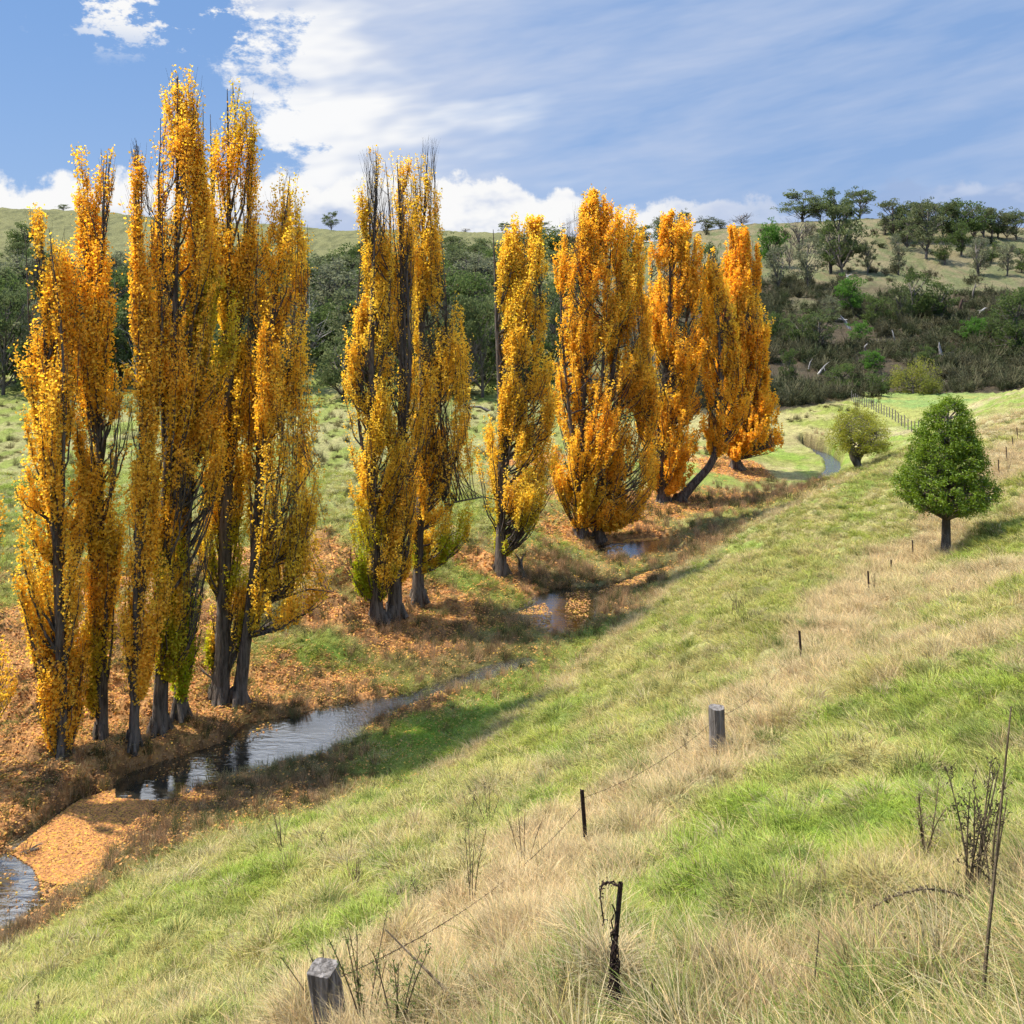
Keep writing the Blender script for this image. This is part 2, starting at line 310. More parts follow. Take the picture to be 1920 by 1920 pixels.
def zones(X, Y, Z):
    """litter, lush, straw, rush weights on the ground"""
    lit = np.zeros(X.shape)
    for p, (u, v) in zip(POPW, POP): lit = np.maximum(lit, np.exp(-(((X-p[0]-.5)/3.6)**2+((Y-p[1]+.3)/(3.2 if Y is None else 3.4))**2))*1.15)
    lit = np.maximum(lit, blob(X, Y, [(60, 1300, 7, 1.1), (120, 1500, 3, 1.3), (40, 1570, 2.5, 1.3), (250, 1430, 2, 1.2), (380, 1380, 2, 1.1), (0, 1400, 6, 1.2), (60, 1500, 4, 1.1), (150, 1250, 6, 1), (520, 1310, 3.2, 1.2), (620, 1270, 3, .8), (700, 1310, 2.5, .9), (200, 1440, 3, 1.3), (60, 1560, 3, 1.0), (560, 1120, 4, .8), (640, 1130, 3, .7), (1020, 960, 4, .9), (1000, 900, 4, .6), (1300, 960, 5, .9), (1430, 955, 5, .8), (1450, 880, 6, .6), (1180, 980, 4, .8), (950, 1130, 3, .4)]))
    sd = sdist(X, Y); n = fbm(X*.45, Y*.45, 41, 4); n2 = fbm(X*1.7, Y*1.7, 47, 3)
    slope = sstep(Z, .35, .9)*(X > -40)*(pdist(X, Y, EDGE) < 60)
    right = np.zeros(X.shape)                      # side of the hill: right of the foot line
    ex = np.interp(Y, EDGE[:, 1], EDGE[:, 0]); right = sstep(X-ex, -.8, .6)*(Y < 95)
    ex2 = np.where(Y < EDGE[0, 1], -99, ex); right = np.where(Y < EDGE[0, 1], 1.0, right)
    de = pdist(X, Y, EDGE)
    # litter between creek and hill foot
    strip = (1-right)*sstep(sd, 6, .5)*sstep(Y, 60, 50)*(X > -14)
    lit = lit*(1-right); lit = np.clip(lit-.10*(X > -9)+(n-.5)*1.7+(n2-.5)*.5, 0, 1)*(lit > .06)
    lush = blob(X, Y, [(1000, 1255, 3.2, 1), (900, 1330, 3.0, 1), (800, 1370, 2.6, .9), (690, 1440, 2, .6), (1150, 1170, 3.0, .9), (1220, 1120, 2.6, .8), (640, 1250, 2.2, .9), (1000, 1035, 3, .7), (880, 1130, 2.5, .6), (1300, 900, 5, .5), (1600, 880, 3, 1.2)])*(1-.85*right)
    lush = np.maximum(lush, blob(X, Y, [(0, 1000, 9, .9), (100, 960, 8, .6)])*(1-right))
    fg = right*np.maximum(sstep(Y, 15, 9)*sstep(Y, 2.6, 4.2)*sstep(X, 0.0, 1.4)*sstep(fbm(X*.8, Y*.8, 55, 4), .34, .55), .8*sstep(fbm(X*.55+3, Y*.55, 58, 3), .52, .68))
    lush = np.clip(np.maximum(lush, fg*.7)+(n2-.5)*.5*(lush > .1), 0, 1)
    fd = pdist(X, Y, FW)
    straw = right*np.maximum(sstep(fd+(n-.5)*2.4, 2.3, .7), sstep(de+(n-.5)*1.6, 1.3, .3)*sstep(Y, 24, 32))
    st2 = sstep(fbm(X*.35, Y*.55, 61, 4), .45, .64)*.8
    upper = sstep(X-np.interp(Y, FW[:, 1], FW[:, 0]), 0, 2.5)*sstep(Y, 7, 13)
    straw = np.maximum(straw, right*st2*(.30+.75*upper)); straw = np.clip(straw-.6*lush, 0, 1)
    straw = np.maximum(straw, right*sstep(Y, 6, 4.0)*(.25+.5*sstep(fbm(X*1.5, Y*1.5, 57, 3), .4, .62)))
    rush = (1-right)*np.maximum(sstep(sd, 1.5, .2)*.75*sstep(n, .35, .5), blob(X, Y, [(700, 1200, 2.2, .8), (900, 1220, 3.2, .9), (800, 1240, 2.4, .8), (950, 1150, 2, .8), (1050, 1080, 3, 1), (1160, 1130, 2.4, 1), (1300, 1040, 4, .9), (1420, 960, 4.5, .9), (1500, 930, 4, .9), (600, 1420, 1.6, .8), (440, 1480, 1.8, 1), (300, 1560, 1.8, 1), (560, 1480, 1.6, 1), (200, 1640, 1.8, .9), (30, 1760, 2.0, 1), (1480, 850, 4, .9), (540, 1200, 2.2, .7), (330, 1500, 1.2, 1)])*(.55+n))
    return lit, lush, straw, np.clip(rush, 0, 1), right, sd, n, n2

def c3(*a): return np.array(a, float)
def ground_cols(X, Y, Z):
    lit, lush, straw, rush, right, sd, n, n2 = zones(X, Y, Z)
    def lerp(a, b, t): return a+(b-a)*t[:, None]
    n3 = fbm(X*.08, Y*.08, 71, 4); n4 = fbm(X*.6, Y*.15, 75, 4)
    c = lerp(c3(.24, .26, .06)[None]*np.ones((len(X), 1)), c3(.36, .31, .13), sstep(n3*.5+n*.5, .4, .6))
    c = lerp(c, c3(.19, .31, .04), np.clip(lush, 0, 1))
    c = lerp(c, c3(.44, .36, .20), straw*.9)
    c = lerp(c, c3(.19, .135, .07), rush*.8)
    lc = lerp(c3(.50, .26, .10)[None]*np.ones((len(X), 1)), c3(.24, .13, .06), sstep(n2, .45, .7))
    c = lerp(c, lc, sstep(lit, .1, .6))
    c = lerp(c, c3(.045, .035, .02)[None], sstep(sd, .25, -.05))
    # tracks of bare and rough grass in the far field
    fld = sstep(Y, 42, 60)*(1-right)*sstep(X, 20, 0)
    c = lerp(c, lerp(c3(.22, .25, .06)[None]*np.ones((len(X), 1)), c3(.31, .28, .12), sstep(n4, .4, .62)), fld*(1-sstep(lit, .1, .5))*.85)
    # hills
    hl = sstep(Y, 140, 165)*sstep(X, 30, -10)*1.0
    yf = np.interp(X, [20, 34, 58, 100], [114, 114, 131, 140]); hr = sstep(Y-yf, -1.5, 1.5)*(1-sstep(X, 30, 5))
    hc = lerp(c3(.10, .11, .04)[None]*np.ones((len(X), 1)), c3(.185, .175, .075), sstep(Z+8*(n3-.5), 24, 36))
    hc = lerp(hc, c3(.10, .10, .045), sstep(n4, .5, .72)*.7)
    c = lerp(c, hc, np.clip(hl, 0, 1))
    up = sstep(Z+14*(n3-.5), 15, 22); rc = lerp(c3(.085, .064, .040)[None]*np.ones((len(X), 1)), c3(.20, .165, .09), up)  # lower right slope: scrub brown, with cloud shadow put into the colour
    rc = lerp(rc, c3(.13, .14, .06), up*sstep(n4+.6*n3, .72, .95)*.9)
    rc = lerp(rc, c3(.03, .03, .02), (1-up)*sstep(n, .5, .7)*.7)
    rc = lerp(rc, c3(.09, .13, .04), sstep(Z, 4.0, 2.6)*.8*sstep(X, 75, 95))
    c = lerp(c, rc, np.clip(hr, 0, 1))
    pad = sstep(Y, 95, 100)*sstep(Y, 136, 132)*sstep(X-(37.5+(Y-96)*.33), -.6, .6)
    c = lerp(c, lerp(c3(.31, .31, .09)[None]*np.ones((len(X), 1)), c3(.19, .28, .08), sstep(n3+(X-60)*.004, .45, .7)), pad)
    return c*.80

def principled(name, rough=.9, spec=.2):
    m = bpy.data.materials.new(name); m.use_nodes = True; t = NT(m.node_tree); b = t.n['Principled BSDF']
    b.inputs['Roughness'].default_value = rough; b.inputs['Specular IOR Level'].default_value = spec; return m, t, b
def tone(t): n = t.node('ShaderNodeVertexColor', layer_name='tone'); return n.outputs[0]

def mat_ground():
    m, t, b = principled('ground_cover', .95, .05); tc = t.node('ShaderNodeNewGeometry'); P = tc.outputs['Position']
    n1 = t.noise(P, 7, 8, .7); n2 = t.noise(P, 1.3, 6, .65)
    v = t.m('ADD', t.m('MULTIPLY', n1, 1.1), t.m('MULTIPLY', n2, .7))
    c = t.mix(1.0, tone(t), t.xyz(*(t.ss(v, .55, 1.3, .35, 1.45),)*3), 'MULTIPLY')
    c = t.mix(t.ss(t.noise(P, 2.6, 5, .7), .5, .75), c, t.mix(1.0, c, (.85, 1.0, .7, 1), 'MULTIPLY'))
    t.l.new(c, b.inputs['Base Color'])
    bp = t.node('ShaderNodeBump'); bp.inputs['Strength'].default_value = .8; bp.inputs['Distance'].default_value = .15
    t.l.new(v, bp.inputs['Height']); t.l.new(bp.outputs[0], b.inputs['Normal']); return m
def mat_leaf(name='foliage', tr=.58, gloss=0):
    m = bpy.data.materials.new(name); m.use_nodes = True; t = NT(m.node_tree); t.n.clear()
    c = tone(t); d = t.node('ShaderNodeBsdfDiffuse'); tl = t.node('ShaderNodeBsdfTranslucent'); t.l.new(c, d.inputs[0])
    sat = t.node('ShaderNodeHueSaturation'); sat.inputs['Saturation'].default_value = 1.06; sat.inputs['Value'].default_value = 1.05; t.l.new(c, sat.inputs['Color']); t.l.new(sat.outputs[0], tl.inputs[0])
    mx = t.node('ShaderNodeMixShader'); mx.inputs[0].default_value = tr; t.l.new(d.outputs[0], mx.inputs[1]); t.l.new(tl.outputs[0], mx.inputs[2])
    m2 = mx
    if gloss:
        g = t.node('ShaderNodeBsdfGlossy'); g.inputs['Roughness'].default_value = .5; g.inputs[0].default_value = (.9, .9, .9, 1)
        m2 = t.node('ShaderNodeMixShader'); m2.inputs[0].default_value = gloss; t.l.new(mx.outputs[0], m2.inputs[1]); t.l.new(g.outputs[0], m2.inputs[2])
    o = t.node('ShaderNodeOutputMaterial'); t.l.new(m2.outputs[0], o.inputs[0]); return m
def mat_bark(name, a, b_, scale=9, vs=.12):
    m, t, b = principled(name, .9, .15); tc = t.node('ShaderNodeTexCoord'); mp = t.node('ShaderNodeMapping'); mp.inputs['Scale'].default_value = (1, 1, vs)
    t.l.new(tc.outputs['Object'], mp.inputs[0]); n = t.noise(mp.outputs[0], scale, 6, .7, .4)
    c = t.mix(t.ss(n, .36, .64), a+(1,), b_+(1,)); c = t.mix(1.0, c, tone(t), 'MULTIPLY'); t.l.new(c, b.inputs['Base Color'])
    bp = t.node('ShaderNodeBump'); bp.inputs['Strength'].default_value = .9; bp.inputs['Distance'].default_value = .06; t.l.new(n, bp.inputs['Height']); t.l.new(bp.outputs[0], b.inputs['Normal'])
    return m
def mat_grass():
    m = bpy.data.materials.new('grass_blades'); m.use_nodes = True; t = NT(m.node_tree); t.n.clear()
    a = t.node('ShaderNodeAttribute', attribute_type='INSTANCER', attribute_name='tint')
    c = t.mix(1.0, a.outputs['Color'], tone(t), 'MULTIPLY')
    d = t.node('ShaderNodeBsdfDiffuse'); tl = t.node('ShaderNodeBsdfTranslucent'); t.l.new(c, d.inputs[0]); t.l.new(c, tl.inputs[0])
    mx = t.node('ShaderNodeMixShader'); mx.inputs[0].default_value = .40; t.l.new(d.outputs[0], mx.inputs[1]); t.l.new(tl.outputs[0], mx.inputs[2])
    o = t.node('ShaderNodeOutputMaterial'); t.l.new(mx.outputs[0], o.inputs[0]); return m
def mat_water():
    m = bpy.data.materials.new('creek_water'); m.use_nodes = True; t = NT(m.node_tree); t.n.clear()
    geo = t.node('ShaderNodeNewGeometry'); P = geo.outputs['Position']; mp = t.node('ShaderNodeMapping'); mp.inputs['Scale'].default_value = (.7, 2.4, 1); mp.inputs['Rotation'].default_value = (0, 0, .25); t.l.new(P, mp.inputs[0])
    n = t.noise(mp.outputs[0], 2.2, 4, .55, .6); calm = t.noise(P, .35, 2)
    sx = t.node('ShaderNodeSeparateXYZ'); t.l.new(P, sx.inputs[0])
    rif = t.m('MULTIPLY', t.ss(sx.outputs[0], -7.5, -4.5), t.ss(sx.outputs[0], 2.0, .5)); rif2 = t.ss(sx.outputs[1], 66, 74)
    rif = t.m('MAXIMUM', rif, rif2)
    bp = t.node('ShaderNodeBump'); bp.inputs['Distance'].default_value = .11
    nn_ = t.m('MULTIPLY', n, t.ss(calm, .36, .62, .25, 1.3)); nf = t.noise(P, 9, 3, .6, .5)
    t.l.new(t.m('ADD', t.m('MULTIPLY', nn_, .35), t.m('MULTIPLY', nf, t.m('MULTIPLY', rif, 1.6))), bp.inputs['Height']); bp.inputs['Strength'].default_value = .5
    d = t.node('ShaderNodeBsdfDiffuse'); d.inputs[0].default_value = (.016, .014, .009, 1)
    g = t.node('ShaderNodeBsdfGlossy'); g.inputs['Roughness'].default_value = .03; g.inputs[0].default_value = (.82, .85, .9, 1)
    t.l.new(bp.outputs[0], g.inputs['Normal']); fr = t.node('ShaderNodeFresnel'); fr.inputs[0].default_value = 1.9; t.l.new(bp.outputs[0], fr.inputs['Normal'])
    mx = t.node('ShaderNodeMixShader'); t.l.new(t.m('ADD', t.m('MULTIPLY', fr.outputs[0], 1.3), .10), mx.inputs[0]); t.l.new(d.outputs[0], mx.inputs[1]); t.l.new(g.outputs[0], mx.inputs[2])
    o = t.node('ShaderNodeOutputMaterial'); t.l.new(mx.outputs[0], o.inputs[0]); return m
M_GROUND, M_LEAF, M_GRASS, M_WATER = mat_ground(), mat_leaf(), mat_grass(), mat_water()
M_GLOSSY = mat_leaf('glossy_foliage', .42, .018)
M_BARK = mat_bark('poplar_bark', (.040, .031, .024), (.15, .12, .095))
M_GUM = mat_bark('gum_bark', (.06, .05, .04), (.20, .17, .14), 3, .3)
M_PALE = mat_bark('bleached_wood', (.20, .18, .16), (.40, .37, .34), 4, .25)
M_POST = mat_bark('weathered_wood', (.075, .065, .055), (.27, .24, .21), 22, .06)
M_STEEL = mat_bark('rusty_steel', (.03, .02, .017), (.09, .055, .04), 30, 1)
M_STALK = mat_bark('dry_stalk', (.07, .05, .03), (.20, .15, .09), 20, .3)

def build_terrain():
    ys = np.concatenate([np.linspace(-7, 2, 24)[:-1], np.exp(np.linspace(math.log(2), math.log(640), 900)), np.array([700, 800, 1000, 1300, 1800, 2600])])
    a = np.linspace(-1, 1, 701); a = np.sign(a)*(np.abs(a)*.72+.28*np.abs(a)**5)*1.12
    X = a[None]*(np.abs(ys[:, None])*.92+9+.0*ys[:, None]); Y = ys[:, None]*np.ones_like(a)[None]
    Z = height(X, Y); Z[ys > 650] = np.minimum(Z[ys > 650], 20)
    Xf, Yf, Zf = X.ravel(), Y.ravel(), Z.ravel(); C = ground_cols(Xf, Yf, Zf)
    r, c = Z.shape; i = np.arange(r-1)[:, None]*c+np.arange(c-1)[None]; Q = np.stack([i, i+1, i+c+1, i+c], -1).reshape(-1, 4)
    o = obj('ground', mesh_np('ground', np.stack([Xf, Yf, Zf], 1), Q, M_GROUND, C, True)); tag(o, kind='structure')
    me = mesh_np('water', np.array([(-34, 15, 0), (48, 15, 0), (48, 100, 0), (-34, 100, 0)], float), np.array([[0, 1, 2, 3]]), M_WATER)
    tag(obj('water', me), kind='structure')
build_terrain()

# ---------------------------------------------------------------- poplars
YEL, ORA, GRN, DRY = c3(.98, .68, .10), c3(.98, .53, .07), c3(.42, .46, .03), c3(.55, .27, .06)
def poplar(name, label, base, stems, prof, n_br=90, n_tw=13, n_lf=26, green=0.0, bare=(0, 0), greenlow=None, orange=.5, dens=1.0, trunk_r=.28, lsize=.096, group='golden poplars along the creek', mat=M_LEAF, cols=None, rise=(60, 200)):
    """base: photo point of the foot; stems: list of stem paths [(u, v, r), ...]; prof: crown outline rows (v, u_left, u_right)"""
    B = hit(*base) if len(base) == 2 else np.array(base[2]); d = B[1]; px = F/d
    root = empty(name, B, label, 'tree', group); loc = lambda u, v, dy=0.0: np.array([(u-960)/px-B[0], dy, CH+(HZ-v)/px-B[2]])
    prof = sorted(prof); pv = [p[0] for p in prof]; pl = [p[1] for p in prof]; pr = [p[2] for p in prof]
    wood = MB(); sp = []
    for si, st in enumerate(stems):
        u, v, r = np.array(st, float).T; t = np.linspace(0, 1, 28); tt = np.linspace(0, 1, len(u))
        def cub(y):
            return np.interp(t, tt, y)
        us, vs, rs = cub(u), cub(v), cub(r)
        k = np.ones(5)/5
        us[2:-2] = np.convolve(us, k, 'valid'); dy0 = 0 if si == 0 else rng.uniform(-.5, .5)
        if len(us): us = us+np.cumsum(rng.normal(size=28))*.012*px*.6*(t > .1)
        dy = dy0*np.minimum(1, t*3)+np.cumsum(rng.normal(size=28))*.02
        P = np.array([loc(a, b, c) for a, b, c in zip(us, vs, dy)]); P[0, 2] -= .25
        R = rs.copy()*.78
        if si == 0: R = R*(1+.18*np.exp(-np.linspace(0, 1, 28)*22))
        wood.tube(P[None], R[None], 10); sp.append((us, vs, dy, R, P))
    if True:                                                # buttress roots at the foot
        nr = 5; th = rng.uniform(0, 6.28, nr); r0 = stems[0][0][2]
        a = np.stack([np.cos(th)*r0*.5, np.sin(th)*r0*.5, np.full(nr, .5)], 1); b = a*np.array([1.5, 1.5, .35]); c = np.stack([np.cos(th)*r0*1.35, np.sin(th)*r0*1.35, np.full(nr, -.12)], 1)
        wood.tube(bez(a, b, c, 6), np.linspace(.5, .3, 6)[None]*r0*np.ones((nr, 1)), 6)
    vtop, vbot = pv[0], pv[-1]; tw_s = []; tw_e = []; tw_m = []; br = []; brr = []
    npl = max(6, int(n_br/8)); plume = [(rng.uniform(0, 6.283), rng.uniform(.3, 1.0)**.55, vtop+(vbot-vtop)*(q+rng.random())/npl, rng.uniform(.8, 1.8)) for q in range(npl)]
    for k in range(int(n_br)):
        pm_ = plume[rng.integers(npl)] if rng.random() < .74 else None
        ve = float(np.clip(pm_[2]+rng.normal()*pm_[3]*px*.55, vtop+2+rng.random()*10, vbot-rng.random()*10)) if pm_ else rng.uniform(vtop+2, vbot)
        ok = [q for q in sp if q[1].max() > ve+25] or sp[:1]; us, vs, dy, R, P = ok[rng.integers(len(ok))]; lo, hi = min(vs), max(vs)
        v0 = min(ve+rng.uniform(*rise)*px/45, vbot+25*px/45, hi-4)
        if v0 < lo: v0 = lo+rng.uniform(0, 30)*px/45
        if ve > v0-15: ve = v0-15
        j = int(np.argmin(np.abs(vs-v0))); s0 = P[j]
        L = np.interp(ve, pv, pl); Rr = np.interp(ve, pv, pr); cx = (L+Rr)/2; hw = (Rr-L)/2
        ph = rng.uniform(0, 2*math.pi); rho = rng.uniform(.12, 1)**.6*1.02
        if pm_: ph = pm_[0]+rng.normal()*.22; rho = pm_[1]*1.28*(1-.25*abs(ve-pm_[2])/(pm_[3]*px))+rng.normal()*.07
        else: rho *= .95
        e = loc(cx+hw*rho*math.cos(ph), ve, hw/px*rho*math.sin(ph)*.85)
        mid = np.array([s0[0]+(e[0]-s0[0])*.75, s0[1]+(e[1]-s0[1])*.75, s0[2]+(e[2]-s0[2])*.33])
        pts = bez(s0[None], mid[None], e[None], 9)[0]; pts[1:-1] += rng.normal(size=(7, 3))*.03
        br.append(pts); ln = np.linalg.norm(e-s0); brr.append(np.linspace(min(.03+.008*ln, R[j]*.6), .008, 9))
        bareness = 0
        f = np.interp(ve, [bare[0], bare[1]], [1, 0]) if bare[1] > bare[0] else 0
        for q in range(n_tw):
            t_ = rng.uniform(.25, 1); i0 = min(int(t_*8), 7); s = pts[i0]+(pts[i0+1]-pts[i0])*(t_*8-i0)
            tl = max(.10, min(rng.uniform(.45, 1.35)*max(.5, min(1.2, ln/3)), (CH+(HZ-vtop+4)/px-B[2])-s[2])); out = np.array([math.cos(ph), math.sin(ph), 0])*rng.uniform(-.05, .2)+rng.normal(size=3)*.10
            tw_s.append(s); tw_e.append(s+np.array([0, 0, tl])*1.0+out*tl); tw_m.append((rng.random() < f*.72, ve))
    wood.tube(np.array(br), np.array(brr), 5)
    s = np.array(tw_s); e = np.array(tw_e); mid = (s+e)/2+rng.normal(size=s.shape)*.05
    wood.tube(bez(s, mid, e, 4), np.linspace(.006, .003, 4)[None]*np.ones((len(s), 1)), 3)
    obj('trunk', wood.mesh('poplar_trunk', M_BARK, True), root)
    keep = np.array([not m for m, _ in tw_m]); vv = np.array([v for _, v in tw_m])
    dn = fbm(s[:, 0]*1.3+B[0], s[:, 2]*.45+B[1], 5, 2); keep &= (dn+rng.normal(size=len(s))*.06) > (.58-.2*dens)
    s2 = s[keep]; e2 = e[keep]; v2 = vv[keep]; nl = np.maximum(4, rng.poisson(n_lf*1.45, len(s2))); idx = np.repeat(np.arange(len(s2)), nl); t = rng.random(len(idx))[:, None]*1.1
    C = s2[idx]+(e2[idx]-s2[idx])*t+rng.normal(size=(len(idx), 3))*np.array([.07, .07, .09])
    per = rng.random(len(s2))[idx]; lfr = rng.random(len(idx))
    zz = C[:, 2]
    if cols is None:
        col = YEL+(ORA-YEL)*np.clip(orange+.55*(fbm(C[:, 0]*.6+B[0]*3, C[:, 2]*.35, 8, 3)-.5)*2+(per-.5)*.5, 0, 1)[:, None]
        g = green+(0 if greenlow is None else .75*greenlow[2]*(1-sstep(zz, greenlow[0], greenlow[1])))
        g = np.clip(g*2*sstep(fbm(C[:, 0]*.8+7+B[0], C[:, 2]*.4, 12, 3), .35, .62)+(per-.7)*.2*(g > 0), 0, .95)
        col = col+(GRN-col)*(g*np.ones(len(C)))[:, None]
        col = col+(DRY-col)*((lfr < .10)*.8)[:, None]
    else: col = cols[0]+(cols[1]-cols[0])*np.clip(per*.6+lfr*.5, 0, 1)[:, None]
    col = col*(.82+.34*lfr[:, None])
    sz = lsize*rng.uniform(.7, 1.25, len(C))*max(1, d/42)
    V, Q = leaves(C, sz, .85)
    obj('crown', mesh_np('poplar_crown', V, Q, mat, np.repeat(col, 4, 0)), root)
    return root

poplar('poplar', 'leftmost whole golden poplar, slender with a dark trunk low on the bank', (117, 1415), [[(117, 1415, .27), (118, 1250, .22), (110, 1050, .19), (103, 900, .16), (92, 700, .09), (83, 405, .02)], [(106, 960, .10), (78, 860, .07), (62, 640, .04), (52, 440, .012)], [(112, 1050, .10), (135, 880, .08), (138, 650, .05), (112, 430, .015)]],
       [(398, 78, 90), (440, 48, 112), (520, 44, 135), (620, 45, 150), (760, 40, 160), (860, 38, 170), (960, 45, 170), (1080, 55, 180), (1200, 55, 170), (1290, 58, 160), (1370, 90, 130)], n_br=170, n_lf=23, orange=.42)
poplar('poplar', 'golden poplar with twin pointed tops, second whole one from the left', (190, 1382), [[(190, 1382, .25), (192, 1200, .21), (186, 1000, .18), (184, 800, .14), (180, 600, .09), (197, 288, .015)], [(184, 800, .10), (160, 620, .07), (150, 450, .04), (158, 312, .012)]],
       [(285, 190, 205), (312, 150, 210), (380, 134, 215), (480, 135, 212), (560, 140, 225), (680, 145, 240), (800, 150, 246), (900, 160, 235), (1000, 160, 232), (1100, 150, 218), (1220, 160, 215), (1310, 165, 205)], n_br=150, n_lf=22, orange=.5, greenlow=(3, 12, .35), bare=(285, 400))
poplar('poplar', 'thin-trunked golden poplar in front of the tallest ones, its bare tip at half their height', (250, 1400), [[(250, 1400, .22), (256, 1250, .17), (262, 1000, .14), (270, 800, .11), (266, 600, .08), (262, 275, .012)], [(264, 950, .08), (290, 800, .06), (296, 560, .04), (300, 320, .01)]],
       [(268, 255, 270), (330, 242, 282), (430, 236, 300), (560, 238, 305), (700, 238, 300), (850, 240, 300), (1000, 235, 300), (1150, 240, 300), (1280, 235, 285)], n_br=130, n_lf=18, orange=.55, bare=(265, 430))
poplar('poplar', 'tallest golden poplar, its narrow tip standing highest against the sky', (300, 1372), [[(300, 1372, .33), (306, 1200, .28), (310, 950, .22), (325, 700, .16), (335, 450, .09), (338, 145, .015)], [(312, 950, .13), (340, 760, .10), (372, 480, .06), (378, 190, .012)], [(310, 850, .12), (300, 600, .08), (302, 380, .04), (305, 225, .012)]],
       [(138, 332, 345), (175, 318, 368), (235, 296, 388), (320, 298, 392), (430, 295, 400), (560, 290, 410), (700, 285, 415), (850, 290, 415), (1000, 290, 400), (1120, 290, 385), (1250, 300, 350)], n_br=230, n_lf=24, orange=.55, bare=(138, 330), greenlow=(6, 14, .5))
poplar('poplar', 'short-trunked poplar with olive green lower leaves behind the tallest one', (337, 1342), [[(337, 1342, .30), (342, 1200, .24), (350, 1000, .2), (362, 800, .14), (372, 600, .08), (384, 330, .015)]],
       [(310, 376, 392), (420, 358, 410), (560, 345, 425), (700, 335, 430), (850, 322, 425), (1000, 318, 400), (1120, 325, 395), (1220, 325, 385), (1290, 330, 360)], n_br=150, n_lf=21, orange=.35, green=.25, greenlow=(2, 12, .9))
poplar('poplar', 'second tallest golden poplar, broad ragged top and thick dark trunk', (413, 1312), [[(413, 1312, .42), (418, 1150, .34), (424, 950, .29), (430, 750, .23), (430, 500, .15), (425, 165, .015)], [(430, 700, .14), (452, 500, .09), (462, 330, .05), (460, 200, .012)], [(428, 620, .12), (405, 470, .07), (398, 330, .04), (395, 215, .012)]],
       [(152, 412, 432), (185, 405, 466), (260, 392, 480), (300, 390, 494), (360, 392, 488), (460, 395, 480), (560, 400, 470), (700, 400, 475), (850, 390, 470), (1000, 380, 465), (1130, 385, 460), (1240, 390, 440)], n_br=190, n_lf=18, orange=.45, green=.12, bare=(60, 420), greenlow=(3, 12, .45))
poplar('poplar', 'golden poplar leaning right with a bare twiggy tip and a low branch reaching right', (446, 1316), [[(446, 1316, .33), (462, 1200, .27), (480, 1050, .22), (487, 900, .18), (497, 750, .14), (515, 600, .10), (535, 450, .05), (548, 330, .012)], [(480, 1060, .09), (530, 960, .06), (570, 900, .035), (606, 850, .012)], [(474, 1130, .09), (520, 1125, .06), (580, 1105, .035), (640, 1112, .01)], [(492, 820, .09), (545, 700, .06), (575, 560, .03), (572, 420, .008)], [(484, 900, .08), (480, 700, .06), (482, 520, .03), (486, 430, .01)]],
       [(320, 538, 556), (400, 525, 572), (450, 472, 578), (520, 470, 582), (620, 465, 588), (740, 462, 592), (820, 462, 612), (900, 465, 618), (960, 470, 600), (1040, 475, 590), (1110, 478, 642), (1170, 480, 560)], n_br=190, n_lf=19, orange=.28, bare=(320, 470), greenlow=(4, 12, .2), rise=(60, 150))
poplar('poplar', 'golden poplar cut off by the left edge, only its right twigs showing', (-75, 1470), [[(-75, 1470, .28), (-78, 1100, .2), (-80, 700, .1), (-80, 500, .02)]],
       [(500, -90, -70), (700, -130, -30), (900, -130, -25), (1020, -140, 18), (1080, -140, 8), (1200, -130, -10), (1320, -130, 22), (1400, -110, 8)], n_br=110, n_lf=20, orange=.4)
poplar('poplar', 'golden poplar with a bushy green skirt at its foot, left of the dark paired trunks', (707, 1165), [[(707, 1165, .42), (705, 1080, .33), (698, 900, .27), (695, 700, .2), (700, 500, .12), (707, 292, .015)], [(700, 950, .14), (672, 800, .09), (665, 620, .06), (680, 420, .01)], [(700, 760, .11), (728, 600, .08), (730, 400, .04), (722, 300, .01)]],
       [(280, 695, 725), (320, 682, 738), (400, 676, 735), (460, 660, 738), (560, 652, 745), (680, 650, 760), (800, 645, 765), (900, 648, 752), (1000, 640, 755), (1050, 642, 762), (1110, 665, 742)], n_br=230, n_lf=20, orange=.25, green=.08, greenlow=(0, 8, .8), bare=(200, 420))
poplar('poplar', 'nearly bare dark poplar trunk in the middle cluster, twigs stripped at the top', (740, 1155), [[(740, 1155, .46), (742, 1060, .36), (750, 900, .3), (758, 720, .24), (756, 520, .16), (745, 300, .015)], [(752, 900, .15), (772, 700, .11), (766, 500, .07), (755, 340, .015)]],
       [(295, 735, 758), (380, 725, 775), (500, 718, 785), (650, 715, 800), (800, 715, 805), (900, 712, 800), (1000, 715, 780), (1080, 722, 765)], n_br=170, n_lf=12, orange=.4, bare=(250, 620), dens=.7)
poplar('poplar', 'right-hand poplar of the middle cluster, thin bare-twigged top above a wide golden crown', (785, 1125), [[(785, 1125, .40), (782, 1040, .31), (790, 900, .25), (790, 720, .19), (785, 520, .13), (800, 275, .015)], [(790, 900, .13), (815, 760, .10), (838, 600, .06), (828, 440, .01)], [(786, 960, .11), (830, 900, .07), (860, 850, .04), (885, 760, .01)], [(786, 1000, .10), (850, 945, .06), (905, 935, .04), (950, 945, .01)]],
       [(265, 785, 812), (320, 776, 820), (420, 760, 822), (480, 768, 840), (580, 765, 855), (660, 770, 872), (760, 765, 885), (840, 775, 870), (900, 775, 880), (960, 775, 905), (1020, 770, 850), (1060, 770, 820)], n_br=230, n_lf=19, orange=.3, bare=(200, 520), green=.05, greenlow=(1, 8, .8))
